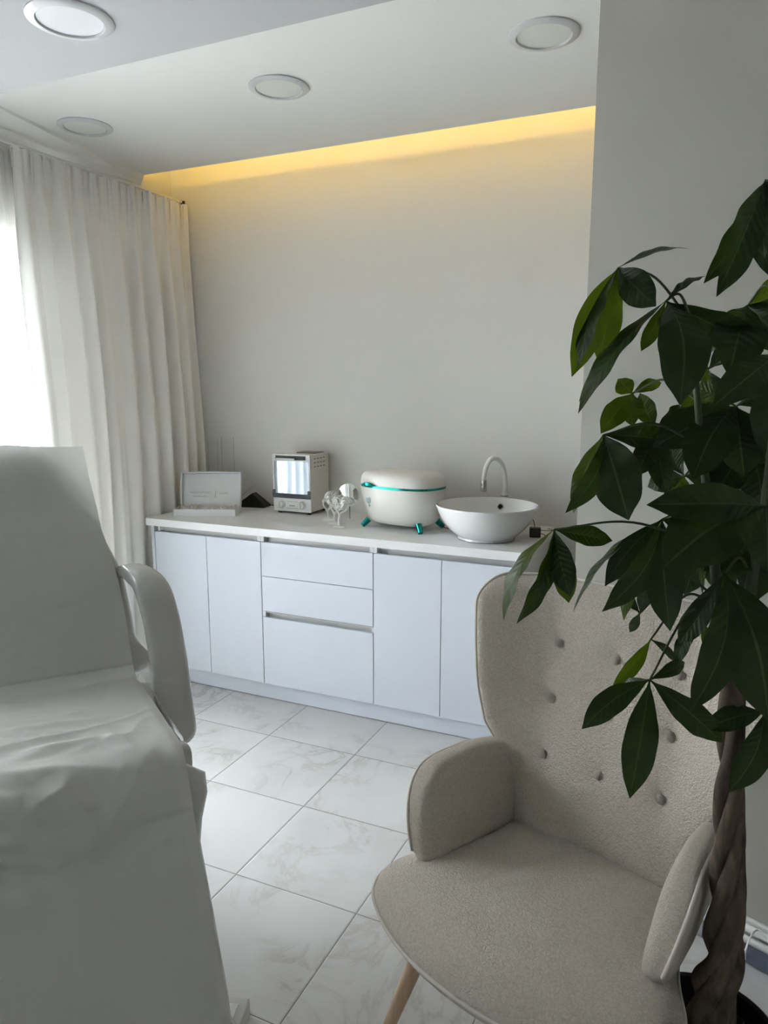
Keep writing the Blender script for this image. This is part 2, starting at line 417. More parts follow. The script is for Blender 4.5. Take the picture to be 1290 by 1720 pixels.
# ceilings: low one near the camera, raised one behind, light slot along the back wall
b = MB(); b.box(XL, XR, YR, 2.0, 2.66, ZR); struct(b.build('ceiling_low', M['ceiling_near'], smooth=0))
b = MB(); b.box(XL, XR, 2.0, 3.40, 2.80, 2.815); struct(b.build('ceiling', M['ceiling'], smooth=0))
b = MB(); b.box(XL - .2, XR + .2, YR - .2, YB + .2, ZR, ZR + .12); struct(b.build('ceiling_roof', M['ceiling'], smooth=0))
# sloping cornice above the curtain
b = MB()
b.add([(-2.80, 2.0, 2.80), (-3.02, 3.40, 2.80), (XL, 3.40, 2.80), (XL, 2.0, 2.80), (-2.95, 2.0, 2.755), (-3.035, 3.40, 2.77), (XL, 3.40, 2.75), (XL, 2.0, 2.73)],
      [(0, 1, 2, 3), (4, 7, 6, 5), (0, 4, 5, 1), (1, 5, 6, 2), (2, 6, 7, 3), (3, 7, 4, 0)])
struct(b.build('trim_1', M['ceiling'], smooth=0))
b = MB(); b.box(-2.99, XR - .1, 3.27, 3.29, 2.8155, 2.832)
tag(b.build('led_strip', M['led'], smooth=0), 'warm yellow LED strip hidden in the ceiling slot along back wall', 'light strip')

# windows
def window(name, y0, y1, z0, z1, mull):
    b = MB(); fx0, fx1 = XL - .15, XL - .09; t = .055
    b.box(fx0, fx1, y0, y1, z0, z0 + t).box(fx0, fx1, y0, y1, z1 - t, z1).box(fx0, fx1, y0, y0 + t, z0, z1).box(fx0, fx1, y1 - t, y1, z0, z1)
    for m_ in mull: b.box(fx0, fx1, m_ - .045, m_ + .045, z0, z1)
    o = struct(b.build(name, M['frame'], smooth=0, bevel=.004))
    g = MB(); g.box(XL - .125, XL - .119, y0 + t, y1 - t, z0 + t, z1 - t); g.build('pane', M['glass'], o, smooth=0)
    s = MB(); s.box(XL - .2, XL + .02, y0, y1, z0 - .025, z0 - .001); s.build('window_sill', M['frame'], o, smooth=0, bevel=.004)
    return o
window('window_1', *WIN[0], [1.88])
window('window_added_fill', *WIN[1], [-1.75])  # added out of view to brighten bed and armchair

# yard outside
b = MB(); b.box(-40, XL - .21, -30, 30, -.25, -.15); struct(b.build('ground', M['yard'], smooth=0))
b = MB(); b.box(-8.3, -8.1, -14, 16, -.15, 1.75); struct(b.build('garden_wall', M['yard_wall'], smooth=0))

# diagonal wall skirting + pipes
def along(d, off, z): p = P0w + PD * d - PN * off; return (p.x, p.y, z)
b = MB()
def strip(b, d0, d1, o0, o1, z0, z1):
    q = [along(d0, o0, z0), along(d1, o0, z0), along(d1, o1, z0), along(d0, o1, z0), along(d0, o0, z1), along(d1, o0, z1), along(d1, o1, z1), along(d0, o1, z1)]
    b.add(q, [(3, 2, 1, 0), (4, 5, 6, 7), (0, 1, 5, 4), (1, 2, 6, 5), (2, 3, 7, 6), (3, 0, 4, 7)])
strip(b, 0, Lp, .0005, .014, 0.0005, .075); struct(b.build('baseboard_right', M['white_plastic'], smooth=0, bevel=.003))
for k, (off, z, r) in enumerate(((.034, .062, .0125), (.048, .034, .0125))):
    b = MB(); b.tube([along(.35, off, z), along(1.2, off, z), along(2.2, off, z)], r, 14)
    tag(b.build('water_pipe', M['white_plastic']), ('white pipe along the foot of the grey wall, upper one nearest the wall', 'white pipe along the foot of the grey wall, lower one beside the dark hose')[k], 'pipe', 'white pipes at the foot of the grey wall')
hose = thing('insulated_hose', 'blue-grey foam covered hose lying on floor behind the black plant pot', 'hose', along(.9, .092, 0))
hp = Vector(along(.9, .092, 0))
def hl(d, z, off=.092): return Vector(along(d, off, z)) - hp
b = MB(); b.tube([hl(.38, .027), hl(.62, .027), hl(1.6, .027)], .023, 18); b.build('hose_body', M['pipe_blue'], hose)
b = MB(); b.tube([hl(.30, .027), hl(.56, .027)], .0235, 18); b.build('hose_sleeve', M['socket_grey'], hose)
for d in (.60, .685, .80):
    pts = []
    for i in range(25):
        a = 2 * pi * i / 24; pts.append(hl(d, .043 + .040 * sin(a), .070 + .050 * cos(a)))
    b = MB(); b.tube(pts, .0022, 6, cap=False); b.build('cable_tie', M['white_plastic'], hose)
b = MB(); b.tube(catmull([hl(.60, .015, .12), hl(.605, .012, .15), hl(.615, .004, .175)]), .0012, 6); b.build('cable_tie_tail', M['white_plastic'], hose)

# ================================================================== RADIATOR + CURTAINS
rad = thing('radiator', 'white ribbed radiator showing through the curtain beside the cabinets', 'radiator', (-3.0, 3.23, 0))
for i in range(14):
    y = -.30 + i * .045
    b = MB(); b.tube([(0, y, .17), (0, y, 1.13)], .013, 10); b.tube([(-.03, y, .17), (-.03, y, 1.13)], .011, 10); b.box(-.035, .005, y - .017, y + .017, 1.10, 1.15); b.box(-.035, .005, y - .017, y + .017, .15, .20)
    b.build('radiator_rib', M['radiator'], rad, bevel=.004)
for z0 in (1.115, .165):
    b = MB(); b.box(-.03, .0, -.34, .33, z0, z0 + .02); b.build('radiator_header', M['radiator'], rad, bevel=.003)

def curtain(name, yt0, yt1, yb0, yb1, x_top, out, folds, amp, m, label, seed, header=.09):
    rng = random.Random(seed); root = thing(name, label, 'curtain', (x_top, (yt0 + yt1) / 2, .02))
    yc = (yt0 + yt1) / 2; ph = [rng.uniform(0, 6.28) for _ in range(6)]
    ZT, ZB = 2.685, .03
    def fn(u, v, lo=ZB, hi=ZT):
        z = hi - v * (hi - lo); k = (ZT - z) / (ZT - ZB)
        y = (yt0 + (yt1 - yt0) * u) * (1 - k) + (yb0 + (yb1 - yb0) * u) * k
        q = u * folds * 2 * pi + .9 * sin(u * 9 + ph[0]) + .5 * sin(u * 23 + ph[1])
        wob = 1 + .35 * sin(u * 13 + ph[2])
        a = amp * wob * (.30 + .70 * sstep(0, .25, k))
        x = a * (sin(q) + .28 * sin(2 * q + ph[3] + k * 1.5)) + .012 * sin(u * 31 + k * 2 + ph[4]) * sstep(.03, .3, k)
        g = 1 - sstep(.03, .10, k)                       # gathered heading: fine ripples
        x += g * (.007 * sin(q * 3.1 + ph[5]) + .004 * sin(q * 7.3))
        y += .006 * g * sin(q * 5)
        x += out * sstep(0, .62, k) * (1 if k > 0 else 0)
        if k < .002: z -= .006 * (1 + sin(q * 2.1 + ph[1]))
        return (x, y - yc, z - .02)
    n = int(folds * 22)
    b = MB(); b.grid(lambda u, v: fn(u, v, ZB, ZT), n, 44); b.build('cloth', m, root, smooth=180)
    # stitched heading tape behind the gathers: second layer of cloth
    b = MB(); b.grid(lambda u, v: (fn(u, v, ZT - header, ZT)[0] - .006, *fn(u, v, ZT - header, ZT)[1:]), n, 5); b.build('heading_tape', m, root, smooth=180)
    return root
curtain('sheer_curtain', -2.55, 2.62, -2.6, 2.60, -2.998, .10, 46, .020, M['sheer'], 'brightly backlit sheer white curtain over the window at left edge', 3)
curtain('sheer_curtain', 2.455, 3.635, 2.435, 3.60, -2.925, .075, 10, .026, M['sheer_dense'], 'gathered off-white sheer curtain panel hanging next to the back wall', 5)
rod = thing('curtain_rod', 'slim white curtain rail with dark end bracket under the ceiling', 'curtain rod', (-2.965, 3.6, 2.70))
b = MB(); b.box(-.012, .0, -6.2, .05, 0.0, .012); b.build('rail', M['white_plastic'], rod, smooth=0)
b = MB(); b.box(-.002, .012, .040, .0595, -.065, -.01).box(-.012, .012, .048, .0595, -.022, .012); b.build('bracket', M['bracket'], rod, smooth=0, bevel=.002)

# ================================================================== DOWNLIGHTS
M['diffuser'] = mat('diffuser_opal', (.72, .74, .70), .35)
M['diffuser_cool'] = mat('diffuser_opal_cool', (.80, .81, .85), .35)
M['dl_ring'] = mat('downlight_ring', (.62, .62, .63), .35)
ds = [((-1.76, 1.71, 2.66), 'round recessed downlight in the lower ceiling, top left', 'diffuser_cool'),
      ((-1.675, 2.68, 2.80), 'round recessed downlight near the middle of the raised ceiling', 'diffuser'),
      ((-.62, 2.675, 2.80), 'round recessed downlight in the raised ceiling beside grey partition', 'diffuser'),
      ((-2.72, 2.69, 2.80), 'round recessed downlight in the raised ceiling beside the curtain', 'diffuser')]
for loc, lab, dm in ds:
    t = thing('ceiling_downlight', lab, 'ceiling light', loc, 0, 'recessed ceiling downlights')
    b = MB(); b.lathe([(.120, -.0005), (.120, -.004), (.112, -.009), (.094, -.011), (.091, -.006), (.091, -.0005)], 64); b.build('ring', M['dl_ring'], t)
    b = MB(); b.lathe([(.0901, -.0008), (.0901, -.0055), (.05, -.0062), (.0001, -.0065)], 64); b.build('diffuser', M[dm], t)

# ================================================================== CABINETS
YF = 3.02
def cabinet_shell(root, x0, x1, ox):
    b = MB(); t = .018
    b.box(x0 - ox, x0 + t - ox, YF + .018, YB - .03, .10, .888).box(x1 - t - ox, x1 - ox, YF + .018, YB - .03, .10, .888)
    b.box(x0 + t - ox, x1 - t - ox, YF + .02, YB - .03, .10, .118).box(x0 + t - ox, x1 - t - ox, YB - .04, YB - .03, .118, .888).box(x0 + t - ox, x1 - t - ox, YF + .06, YB - .04, .86, .888)
    b.v = [(x, y - YF, z) for x, y, z in b.v]
    b.build('carcass', M['cab_edge'], root, smooth=0)
def channel(root, x0, x1, z0, z1):
    b = MB()     # L shaped recessed grip profile
    b.box(x0, x1, .034, .037, z0 - .025, z1).box(x0, x1, .006, .037, z1 - .003, z1).box(x0, x1, .019, .034, z0 - .022, z0 - .019)
    b.build('grip_channel', M['alu'], root, smooth=0)
def front(name, root, x0, x1, z0, z1, g=.0015):
    b = MB(); b.box(x0 + g, x1 - g, 0, .018, z0 + g, z1 - g); return b.build(name, M['cab'], root, smooth=0, bevel=.0012, seg=2)
for (x0, x1, split, lab) in ((-2.762, -2.057, -2.396, 'white handleless two-door base cabinet beside the curtain'), (-1.4255, -.712, -1.084, 'white handleless two-door base cabinet below the wash basin')):
    t = thing('base_cabinet', lab, 'cabinet', (x0, YF, 0), 0, 'base cabinets under the worktop')
    cabinet_shell(t, x0, x1, x0)
    if x0 < -2:
        b = MB(); b.box(0, .020, -.001, .0178, .10, .888); b.build('end_panel', M['cab_edge'], t, smooth=0, bevel=.001)
        front('door', t, .022, split - x0, .10, .856); front('door', t, split - x0, x1 - x0, .10, .856); channel(t, .022, x1 - x0 - .019, .856, .887)
        b = MB(); b.box(.0, .012, -.0005, .034, .858, .887); b.v = [(x + .045, y + .004, z) for x, y, z in b.v]; b.build('channel_clip', M['white_plastic'], t, smooth=0)
    else:
        b = MB(); b.box(x1 - x0 - .028, x1 - x0, -.001, .0178, .10, .888); b.build('end_panel', M['cab_edge'], t, smooth=0, bevel=.001)
        front('door', t, 0, split - x0, .10, .856); front('door', t, split - x0, x1 - x0 - .030, .10, .856); channel(t, .019, x1 - x0 - .03, .856, .887)
    for xx in (x1 - x0 - .0185,) if x0 < -2 else (.0,):
        b = MB(); b.box(xx, xx + .0185, .002, .034, .857, .8875); b.build('side_edge', M['cab_edge'], t, smooth=0)
t = thing('drawer_unit', 'white handleless base unit with three drawers below the oven', 'cabinet', (-2.0555, YF, 0), 0, 'base cabinets under the worktop')
W_ = .629
cabinet_shell(t, -2.0555, -2.0555 + W_, -2.0555)
front('drawer', t, 0, W_, .678, .856); front('drawer', t, 0, W_, .493, .678); front('drawer', t, 0, W_, .10, .463)
channel(t, .019, W_ - .019, .856, .887)
b = MB(); b.box(.019, W_, .034, .037, .44, .50).box(.019, W_, .006, .037, .487, .490).box(.019, W_, .019, .034, .444, .447); b.build('grip_channel', M['alu'], t, smooth=0)
for xx in (0, W_ - .0185):
    b = MB(); b.box(xx, xx + .0185, .002, .034, .857, .8875); b.build('side_edge', M['cab_edge'], t, smooth=0)
b = MB(); b.box(0, .0185, .002, .034, .464, .492); b.build('side_edge', M['cab_edge'], t, smooth=0)
b = MB(); b.box(-2.75, -.725, YF + .037, YF + .053, .006, .0995)
tag(b.build('plinth', M['cab'], smooth=0, bevel=.001), 'long white plinth board under the row of base cabinets', 'plinth')
b = MB(); b.box(-2.75, -.725, YF + .040, YF + .053, .0002, .0055)  # dark strip stands in for the shade in the gap at the floor
tag(b.build('plinth_gap_shade', M['socket_grey'], smooth=0), 'thin dark grey strip painting the shaded gap between white plinth and tiled floor', 'gap shade strip')
b = MB(); b.box(-2.78, -.704, 3.0, YB - .002, .888, .928)
tag(b.build('worktop', M['worktop'], smooth=0, bevel=.0015, seg=2), 'long pale grey laminate worktop resting on the base cabinets', 'worktop')
ZT_ = .9281

# ================================================================== THINGS ON THE WORKTOP
# gift box with raised lid
g = thing('gift_box', 'open white presentation box with raised printed lid, left end of worktop', 'box', (-2.676, 3.105, ZT_), radians(23))
W_, D_ = .34, .16
b = MB(); b.box(0, W_, 0, .006, 0, .038).box(0, W_, D_ - .006, D_, 0, .036).box(0, .006, .006, D_ - .006, 0, .038).box(W_ - .006, W_, .006, D_ - .006, 0, .038).box(.006, W_ - .006, .006, D_ - .006, 0, .006)
b.build('tray', M['card'], g, smooth=0, bevel=.001)
b = MB(); b.grid(lambda u, v: (.007 + (W_ - .014) * u, .007 + (D_ - .014) * v, .030 + .016 * noise.noise((u * 22, v * 9, 3)) + .004 * sin(u * 90)), 70, 24); b.build('tissue_filling', M['tissue'], g, smooth=20)
lid = Matrix.Translation((0, D_ - .002, .034)) @ Matrix.Rotation(radians(-12), 4, 'X')
b = MB(); b.box(0.004, W_ - .004, 0, .005, 0, .185, lid); b.box(0.0, .006, -.032, .006, .004, .19, lid); b.box(W_ - .006, W_, -.032, .006, .004, .19, lid); b.box(0, W_, -.032, .006, .183, .19, lid)
lo = b.build('lid', M['card'], g, smooth=0, bevel=.001)
b = MB(); b.box(.012, W_ - .012, -.003, -.0006, .004, .178, lid); b.build('lid_lining', M['card_in'], lo, smooth=0)
# printed marks of the lid: too small to read, drawn as pen strokes
b = MB()
def stroke(b, pts, r=.0011, M4=lid): b.tube([M4 @ Vector((x, -.0035, z)) for x, z in pts], r, 5)
rg = random.Random(2)
def script(b, x0, x1, z, h, n):
    pts = []
    for i in range(n * 6 + 1):
        t = i / (n * 6); pts.append((x0 + (x1 - x0) * t + .002 * sin(i * 1.9), z + h * (.5 + .5 * sin(i * 1.05)) * (1.4 if i % 17 == 3 else .8)))
    stroke(b, pts, .0009)
script(b, .045, .155, .070, .012, 9); script(b, .062, .145, .050, .006, 8); script(b, .215, .262, .066, .009, 4)
stroke(b, [(.190, .044), (.191, .065), (.193, .084)], .0013)
b.build('lid_print', M['emboss'], lo, smooth=0)

# glass cylinders
for (x, y, r, h, lab) in ((-2.745, 3.56, .030, .385, 'tall clear glass cylinder behind the open box, left of the pair'), (-2.640, 3.565, .038, .405, 'tall clear glass cylinder behind the open box, right of the pair')):
    b = MB(); b.lathe([(.0001, 0), (r, .0), (r, h - .002), (r - .0015, h), (r - .003, h - .002), (r - .003, .006), (.0001, .006)], 40)
    v = b.build('glass_cylinder', M['vase_glass'], smooth=40); v.location = (x, y, ZT_); tag(v, lab, 'vase', 'glass cylinders on the worktop')
# folded black stand
t = thing('tablet_stand', 'black folded tablet stand between the open box and the white oven', 'tablet stand', (-2.47, 3.57, ZT_), radians(10))
b = MB(); b.add([(-.105, -.05, 0), (.09, -.05, 0), (.09, .05, 0), (-.105, .05, 0), (-.10, -.045, .006), (.0, -.02, .082), (.09, -.045, .012), (.0, .04, .082), (-.10, .045, .006), (.09, .045, .012)],
      [(3, 2, 1, 0), (0, 1, 6, 5, 4), (2, 3, 8, 7, 9), (3, 0, 4, 8), (1, 2, 9, 6), (4, 5, 7, 8), (5, 6, 9, 7)])
b.build('wedge_body', M['black'], t, smooth=0, bevel=.003)
b = MB(); tm = Matrix.Translation((-.035, -.01, .066)) @ Matrix.Rotation(radians(-38), 4, 'Y'); b.box(-.09, .085, -.04, .04, .012, .018, tm); b.build('tablet_plate', M['mirror'], t, smooth=0, bevel=.002)
b = MB(); b.tube(catmull([(.09, .02, .012), (.13, .03, .004), (.20, .045, .003), (.26, .04, .004)]), .0025, 8); b.build('cable', M['black'], t)

# mini oven
ov = thing('mini_oven', 'small white countertop oven with mirrored door and two dials', 'oven', (-2.243, 3.44, ZT_))
OW, OD = .243, .205
b = MB(); b.box(0, OW, .004, OD, .014, .332); b.build('housing', M['oven_body'], ov, smooth=35, bevel=.006)
b = MB(); b.box(0, OW, -.002, .006, .012, .088); b.build('control_panel', M['oven_face'], ov, smooth=35, bevel=.003)
b = MB(); b.box(.0, OW, -.006, .0055, .090, .333); dr = b.build('door', M['oven_face'], ov, smooth=35, bevel=.004)
b = MB(); b.box(.010, OW - .010, -.0078, -.0065, .112, .296); b.build('door_glass', M['mirror_glass'], dr, smooth=0)
b = MB(); b.box(.0, OW, -.011, -.0062, .089, .112).box(0, .017, -.011, -.0062, .112, .134).box(OW - .017, OW, -.011, -.0062, .112, .134); b.build('door_trim', M['navy'], dr, smooth=0, bevel=.0015)
b = MB(); b.box(.022, OW - .028, -.0095, -.0062, .303, .325); b.build('handle_recess', M['black'], dr, smooth=0, bevel=.003)
b = MB(); b.box(.036, .150, -.026, -.019, .303, .312).box(.04, .052, -.020, -.009, .304, .311).box(.134, .146, -.020, -.009, .304, .311); b.build('door_handle', M['white_plastic'], dr, smooth=0, bevel=.002)
for kx in (.052, .186):
    km = Matrix.Translation((kx, -.0025, .052)) @ Matrix.Rotation(radians(90), 4, 'X')
    b = MB(); b.lathe([(.0245, 0), (.0245, .005), (.0205, .008), (.0195, .020), (.0165, .022), (.0001, .022)], 36, mtx=km); kn = b.build('dial', M['white_plastic'], ov)
    b = MB(); b.box(-.003, .003, -.019, .019, .0215, .029, km); b.build('dial_grip', M['white_plastic'], kn, smooth=0, bevel=.001)
b = MB(); b.box(.083, .158, -.0035, -.0022, .030, .032).box(.083, .158, -.0035, -.0022, .068, .069)
for i in range(5): b.box(.104 + i * .007, .108 + i * .007, -.0035, -.0022, .042, .049)
b.build('panel_print', M['socket_grey'], ov, smooth=0)
for fx in (.028, OW - .024):
    for fy in (.018, OD - .02):
        b = MB(); b.lathe([(.010, 0), (.011, .004), (.009, .016)], 20, c=(fx, fy, 0)); b.build('foot', M['black'], ov)
b = MB()
for j in range(3):
    for i in range(4): b.box(OW - .001, OW + .0006, .035 + i * .034, .056 + i * .034, .262 + j * .022, .268 + j * .022)
b.build('vent_slots', M['socket_grey'], ov, smooth=0)
b = MB(); b.box(.10, .22, .09, .19, .3325, .338); b.build('top_plate', M['socket_grey'], ov, smooth=0, bevel=.002)

# figurines
def figurine(loc, lab, hx, hz, tilt, stem, armL, armR):
    """abstract face propped on slender hands; x to the right, y away from the room"""
    t = thing('figurine', lab, 'figurine', loc, radians(23), 'white resin figurines on the worktop')
    b = MB(); b.box(-.030, .030, -.024, .024, 0, .013); b.build('base', M['resin'], t, smooth=0, bevel=.0015)
    R = Matrix.Translation((hx, 0, hz)) @ Matrix.Rotation(tilt, 4, 'Y')
    b = MB()
    def put(c, r, sc):
        v0 = len(b.v); b.ball((0, 0, 0), r, 18, sc); b.v[v0:] = [tuple(R @ (Vector(p) + Vector(c))) for p in b.v[v0:]]
    put((0, 0, 0), .024, (.86, .80, 1.32))                                  # face
    put((0, -.020, -.002), .0055, (.75, 1.0, 1.7))                          # nose
    put((0, -.0175, -.014), .006, (1.2, .6, .45)); put((0, -.0165, -.018), .0055, (1.0, .6, .45))
    for sx in (-1, 1): put((sx * .0085, -.0165, .006), .0055, (1.1, .5, .55)); put((sx * .0085, -.0165, .0115), .006, (1.2, .45, .25))
    put((0, -.010, -.026), .008, (1, .8, .7))                               # chin
    b.build('face', M['resin'], t, smooth=180)
    b = MB()
    for k in range(7):                                                      # locks of hair swept back
        a = -1.1 + k * .37; p = [R @ Vector((.020 * sin(a), -.012 + .004 * abs(a), .022 * cos(a) + .006)), R @ Vector((.026 * sin(a) + .004, .004, .034 * cos(a) + .004)), R @ Vector((.024 * sin(a) + .014, .016, .028 * cos(a) + .010)), R @ Vector((.016 * sin(a) + .026, .012, .020 * cos(a) + .026))]
        b.tube(catmull(p, 5), [.0062] * 8 + [.0056, .005, .0044, .0038, .003, .0024, .0018, .001], 10)
    b.build('hair', M['resin'], t, smooth=180)
    b = MB(); pts = catmull(stem, 6); b.tube(pts, [interp([(0, .0085), (.25, .0062), (1, .0056)], i / (len(pts) - 1)) for i in range(len(pts))], 12); b.build('stem', M['resin'], t, smooth=180)
    for arm_, s in ((armL, -1), (armR, 1)):
        b = MB(); pts = catmull(arm_, 6); b.tube(pts, [interp([(0, .0056), (.7, .0046), (1, .0060)], i / (len(pts) - 1)) for i in range(len(pts))], 12)
        e = Vector(arm_[-1]); d0 = (e - Vector(arm_[-2])).normalized()
        b.ball(tuple(e), .0085, 12, (.8, .7, 1.1))
        for k in range(5):
            dv_ = (d0 + Vector((s * (.5 - k * .28), -.45 + .1 * k, .15))).normalized(); L = (.011, .018, .020, .018, .014)[k]
            q0 = e + Vector(((k - 2) * .003, -.002, 0)); b.tube([q0, q0 + dv_ * L * .55, q0 + dv_ * L + Vector((-s * .003, .001, 0))], [.0030, .0026, .0016], 8)
        b.build('arm', M['resin'], t, smooth=180)
figurine((-1.838, 3.335, ZT_), 'white resin face figurine on square base, nearest the oven', .010, .112, radians(-14),
         [(0, 0, .010), (.002, 0, .03), (-.002, 0, .050)], [(-.002, 0, .048), (-.012, -.002, .066), (-.022, -.006, .086), (-.020, -.010, .104)], [(-.002, 0, .048), (.006, 0, .064), (.022, -.004, .078), (.032, -.008, .098)])
figurine((-1.762, 3.262, ZT_), 'white resin face figurine on square base, middle one of the three', .012, .108, radians(6),
         [(0, 0, .010), (-.001, 0, .03), (.001, 0, .056)], [(.001, 0, .052), (-.008, -.002, .068), (-.015, -.008, .082), (-.012, -.014, .096)], [(.001, 0, .052), (.012, 0, .066), (.028, -.006, .076), (.034, -.012, .094)])
figurine((-1.690, 3.178, ZT_), 'white resin face figurine on square base, frontmost of the three by the mirror', .026, .120, radians(28),
         [(.001, 0, .010), (.0, 0, .04), (.004, 0, .072)], [(.004, 0, .068), (-.004, -.002, .082), (-.012, -.006, .096), (-.004, -.010, .108)], [(.004, 0, .068), (.014, 0, .080), (.030, -.006, .088), (.044, -.012, .106)])

# round mirror
t = thing('round_mirror', 'small round tabletop mirror on a thin stand behind the figurines', 'mirror', (-1.745, 3.40, ZT_), radians(2))
mm = Matrix.Translation((0, 0, .137)) @ Matrix.Rotation(radians(93), 4, 'X')
b = MB(); b.lathe([(.0001, 0), (.061, 0), (.063, .003), (.063, .007), (.060, .009)], 48, mtx=mm); b.build('rim', M['white_plastic'], t)
b = MB(); b.lathe([(.0001, .0095), (.0595, .0095), (.0595, .0085)], 48, mtx=mm); b.build('glass', M['mirror'], t)
b = MB(); b.tube([(0, .006, .004), (0, .006, .085)], .0035, 10); b.build('stem', M['chrome'], t)
b = MB(); b.lathe([(.028, 0), (.028, .003), (.006, .006)], 32, c=(0, .006, 0)); b.build('foot', M['white_plastic'], t)

# steamer
TH = -.2
st = thing('facial_steamer', 'pearl white rounded appliance with teal metallic band and teal feet', 'appliance', (-1.405, 3.325, ZT_), TH)
def sup(a, hx, hy, e=2.7):
    c, s = cos(a), sin(a)
    return hx * math.copysign(abs(c) ** (2 / e), c), hy * math.copysign(abs(s) ** (2 / e), s)
def shell(b, rows, n=88, e=2.7):
    v = []; f = []
    for (k, ky, z) in rows:
        for i in range(n):
            x, y = sup(2 * pi * i / n, .222 * k, .145 * ky, e); v.append((x, y, z))
    for j in range(len(rows) - 1):
        for i in range(n):
            q = (i + 1) % n; f.append((j * n + i, j * n + q, (j + 1) * n + q, (j + 1) * n + i))
    f.append(tuple(range(n))[::-1]); f.append(tuple((len(rows) - 1) * n + i for i in range(n)))
    return b.add(v, f)
b = MB(); shell(b, [(.50, .45, .022), (.68, .62, .026), (.78, .74, .036), (.84, .82, .055), (.895, .885, .09), (.945, .94, .13), (.975, .973, .17), (.99, .99, .205), (.99, .99, .208)]); b.build('tub', M['steamer'], st, smooth=50)
b = MB(); shell(b, [(.985, .985, .2082), (1.0, 1.0, .2085), (1.0, 1.0, .219), (.985, .985, .2195)]); b.build('band', M['teal'], st, smooth=40)
b = MB(); shell(b, [(.99, .99, .2198), (.99, .99, .232), (.98, .978, .250), (.95, .94, .268), (.88, .86, .281), (.74, .70, .288), (.5, .45, .2905), (.2, .2, .291)]); b.build('lid', M['steamer'], st, smooth=60)
b = MB(); b.grid(lambda u, v: (-.150 + .085 * u, -.137 - .012 * sin(pi * u) - .0 * v - .004, .217 + (.004 + .016 * sin(pi * u)) * v), 16, 4); b.build('latch', M['teal'], st, smooth=60, solid=.008, solid_off=0)
for sx in (-1, 1):
    for sy in (-1, 1):
        p0 = Vector((sx * .150, sy * .082, .040)); p1 = Vector((sx * .176, sy * .104, .0065))
        b = MB(); b.tube([p0, p0.lerp(p1, .5), p1], [.0165, .0145, .0125], 24); b.build('foot', M['teal'], st, smooth=50)
# monogram on the front face
def on_front(x, z):          # front of the tub
    k = .99 - .0 * z; kz = interp([(.09, .885), (.13, .94), (.17, .973), (.205, .99)], z)
    e = 2.7; y = -.145 * kz * (max(0, 1 - (abs(x) / (.222 * kz)) ** e)) ** (1 / e)
    return Vector((x, y - .0006, z))
def mono(pts): return [on_front(-.118 + x * .001, .128 + z * .001) for x, z in pts]
b = MB()
for pts in ([(-14, 26), (-16, 16), (-13, 5), (-6, 1), (-2, 8), (-3, 24)], [(0, 27), (-1, 12), (0, -8), (1, -20)], [(0, 26), (8, 30), (14, 24), (13, 10), (7, 2), (0, 4)], [(5, 24), (8, 16), (6, 8)], [(-6, -12), (2, -8), (9, -13)]):
    b.tube(catmull(mono(pts), 6), .0014, 6)
b.build('monogram', M['teal_print'], st, smooth=60)
b = MB(); b.tube(catmull([(.19, .05, .03), (.21, .07, .010), (.25, .085, .007), (.30, .10, .007)]), .0025, 8); b.build('cable', M['black'], st)

# wash basin
bs = thing('wash_basin', 'glossy white round countertop wash basin on the right end of worktop', 'wash basin', (-.945, 3.24, ZT_))
prof = [(.128, 0), (.133, .004), (.131, .012), (.145, .020), (.180, .052), (.208, .088), (.226, .125), (.235, .150), (.237, .156), (.234, .160), (.229, .157), (.219, .125), (.198, .088), (.168, .056), (.120, .032), (.06, .022), (.0001, .020)]
b = MB(); b.lathe(prof, 96); b.build('bowl', M['white_gloss'], bs, smooth=60)
b = MB(); b.lathe([(.129, .0002), (.1345, .0004), (.1345, .0028), (.129, .003)], 64); b.build('base_seal', M['socket_grey'], bs)
ang = radians(88); dv = Vector((cos(ang), sin(ang), 0))
om = Matrix.Translation(dv * .2125 + Vector((0, 0, .118))) @ (-dv + Vector((0, 0, .3))).to_track_quat('Z', 'Y').to_matrix().to_4x4()
b = MB(); b.lathe([(.0155, -.002), (.0155, .004), (.012, .0055), (.0095, .003), (.009, .001)], 28, mtx=om); ovf = b.build('overflow_ring', M['chrome'], bs)
b = MB(); b.lathe([(.0001, .0012), (.0092, .0012)], 24, mtx=om); b.build('overflow_hole', M['black'], ovf)
b = MB(); b.lathe([(.028, .022), (.028, .026), (.022, .030), (.0001, .030)], 32); b.build('drain', M['chrome'], bs)

# tap
tp = thing('tap', 'white flexible swan-neck tap with chrome nozzle behind the wash basin', 'tap', (-.945, 3.55, ZT_))
b = MB(); b.lathe([(.027, 0), (.027, .006), (.020, .012), (.018, .165), (.0135, .172)], 32); b.build('tap_body', M['white_plastic'], tp)
b = MB(); b.lathe([(.0185, .155), (.0195, .157), (.0195, .162), (.0185, .164)], 32); b.build('tap_collar', M['chrome'], tp)
pts = catmull([(0, 0, .165), (.002, -.002, .23), (-.003, -.015, .295), (-.022, -.045, .343), (-.045, -.088, .352), (-.060, -.125, .318), (-.064, -.146, .27), (-.064, -.150, .245)], 8)
b = MB(); b.tube(pts, .0115, 18); b.build('hose_neck', M['white_plastic'], tp)
b = MB(); b.tube([(-.064, -.150, .252), (-.064, -.151, .228), (-.0635, -.152, .200), (-.0635, -.152, .196)], [.0145, .0150, .0150, .0135], 28); b.build('nozzle', M['chrome'], tp, smooth=40)

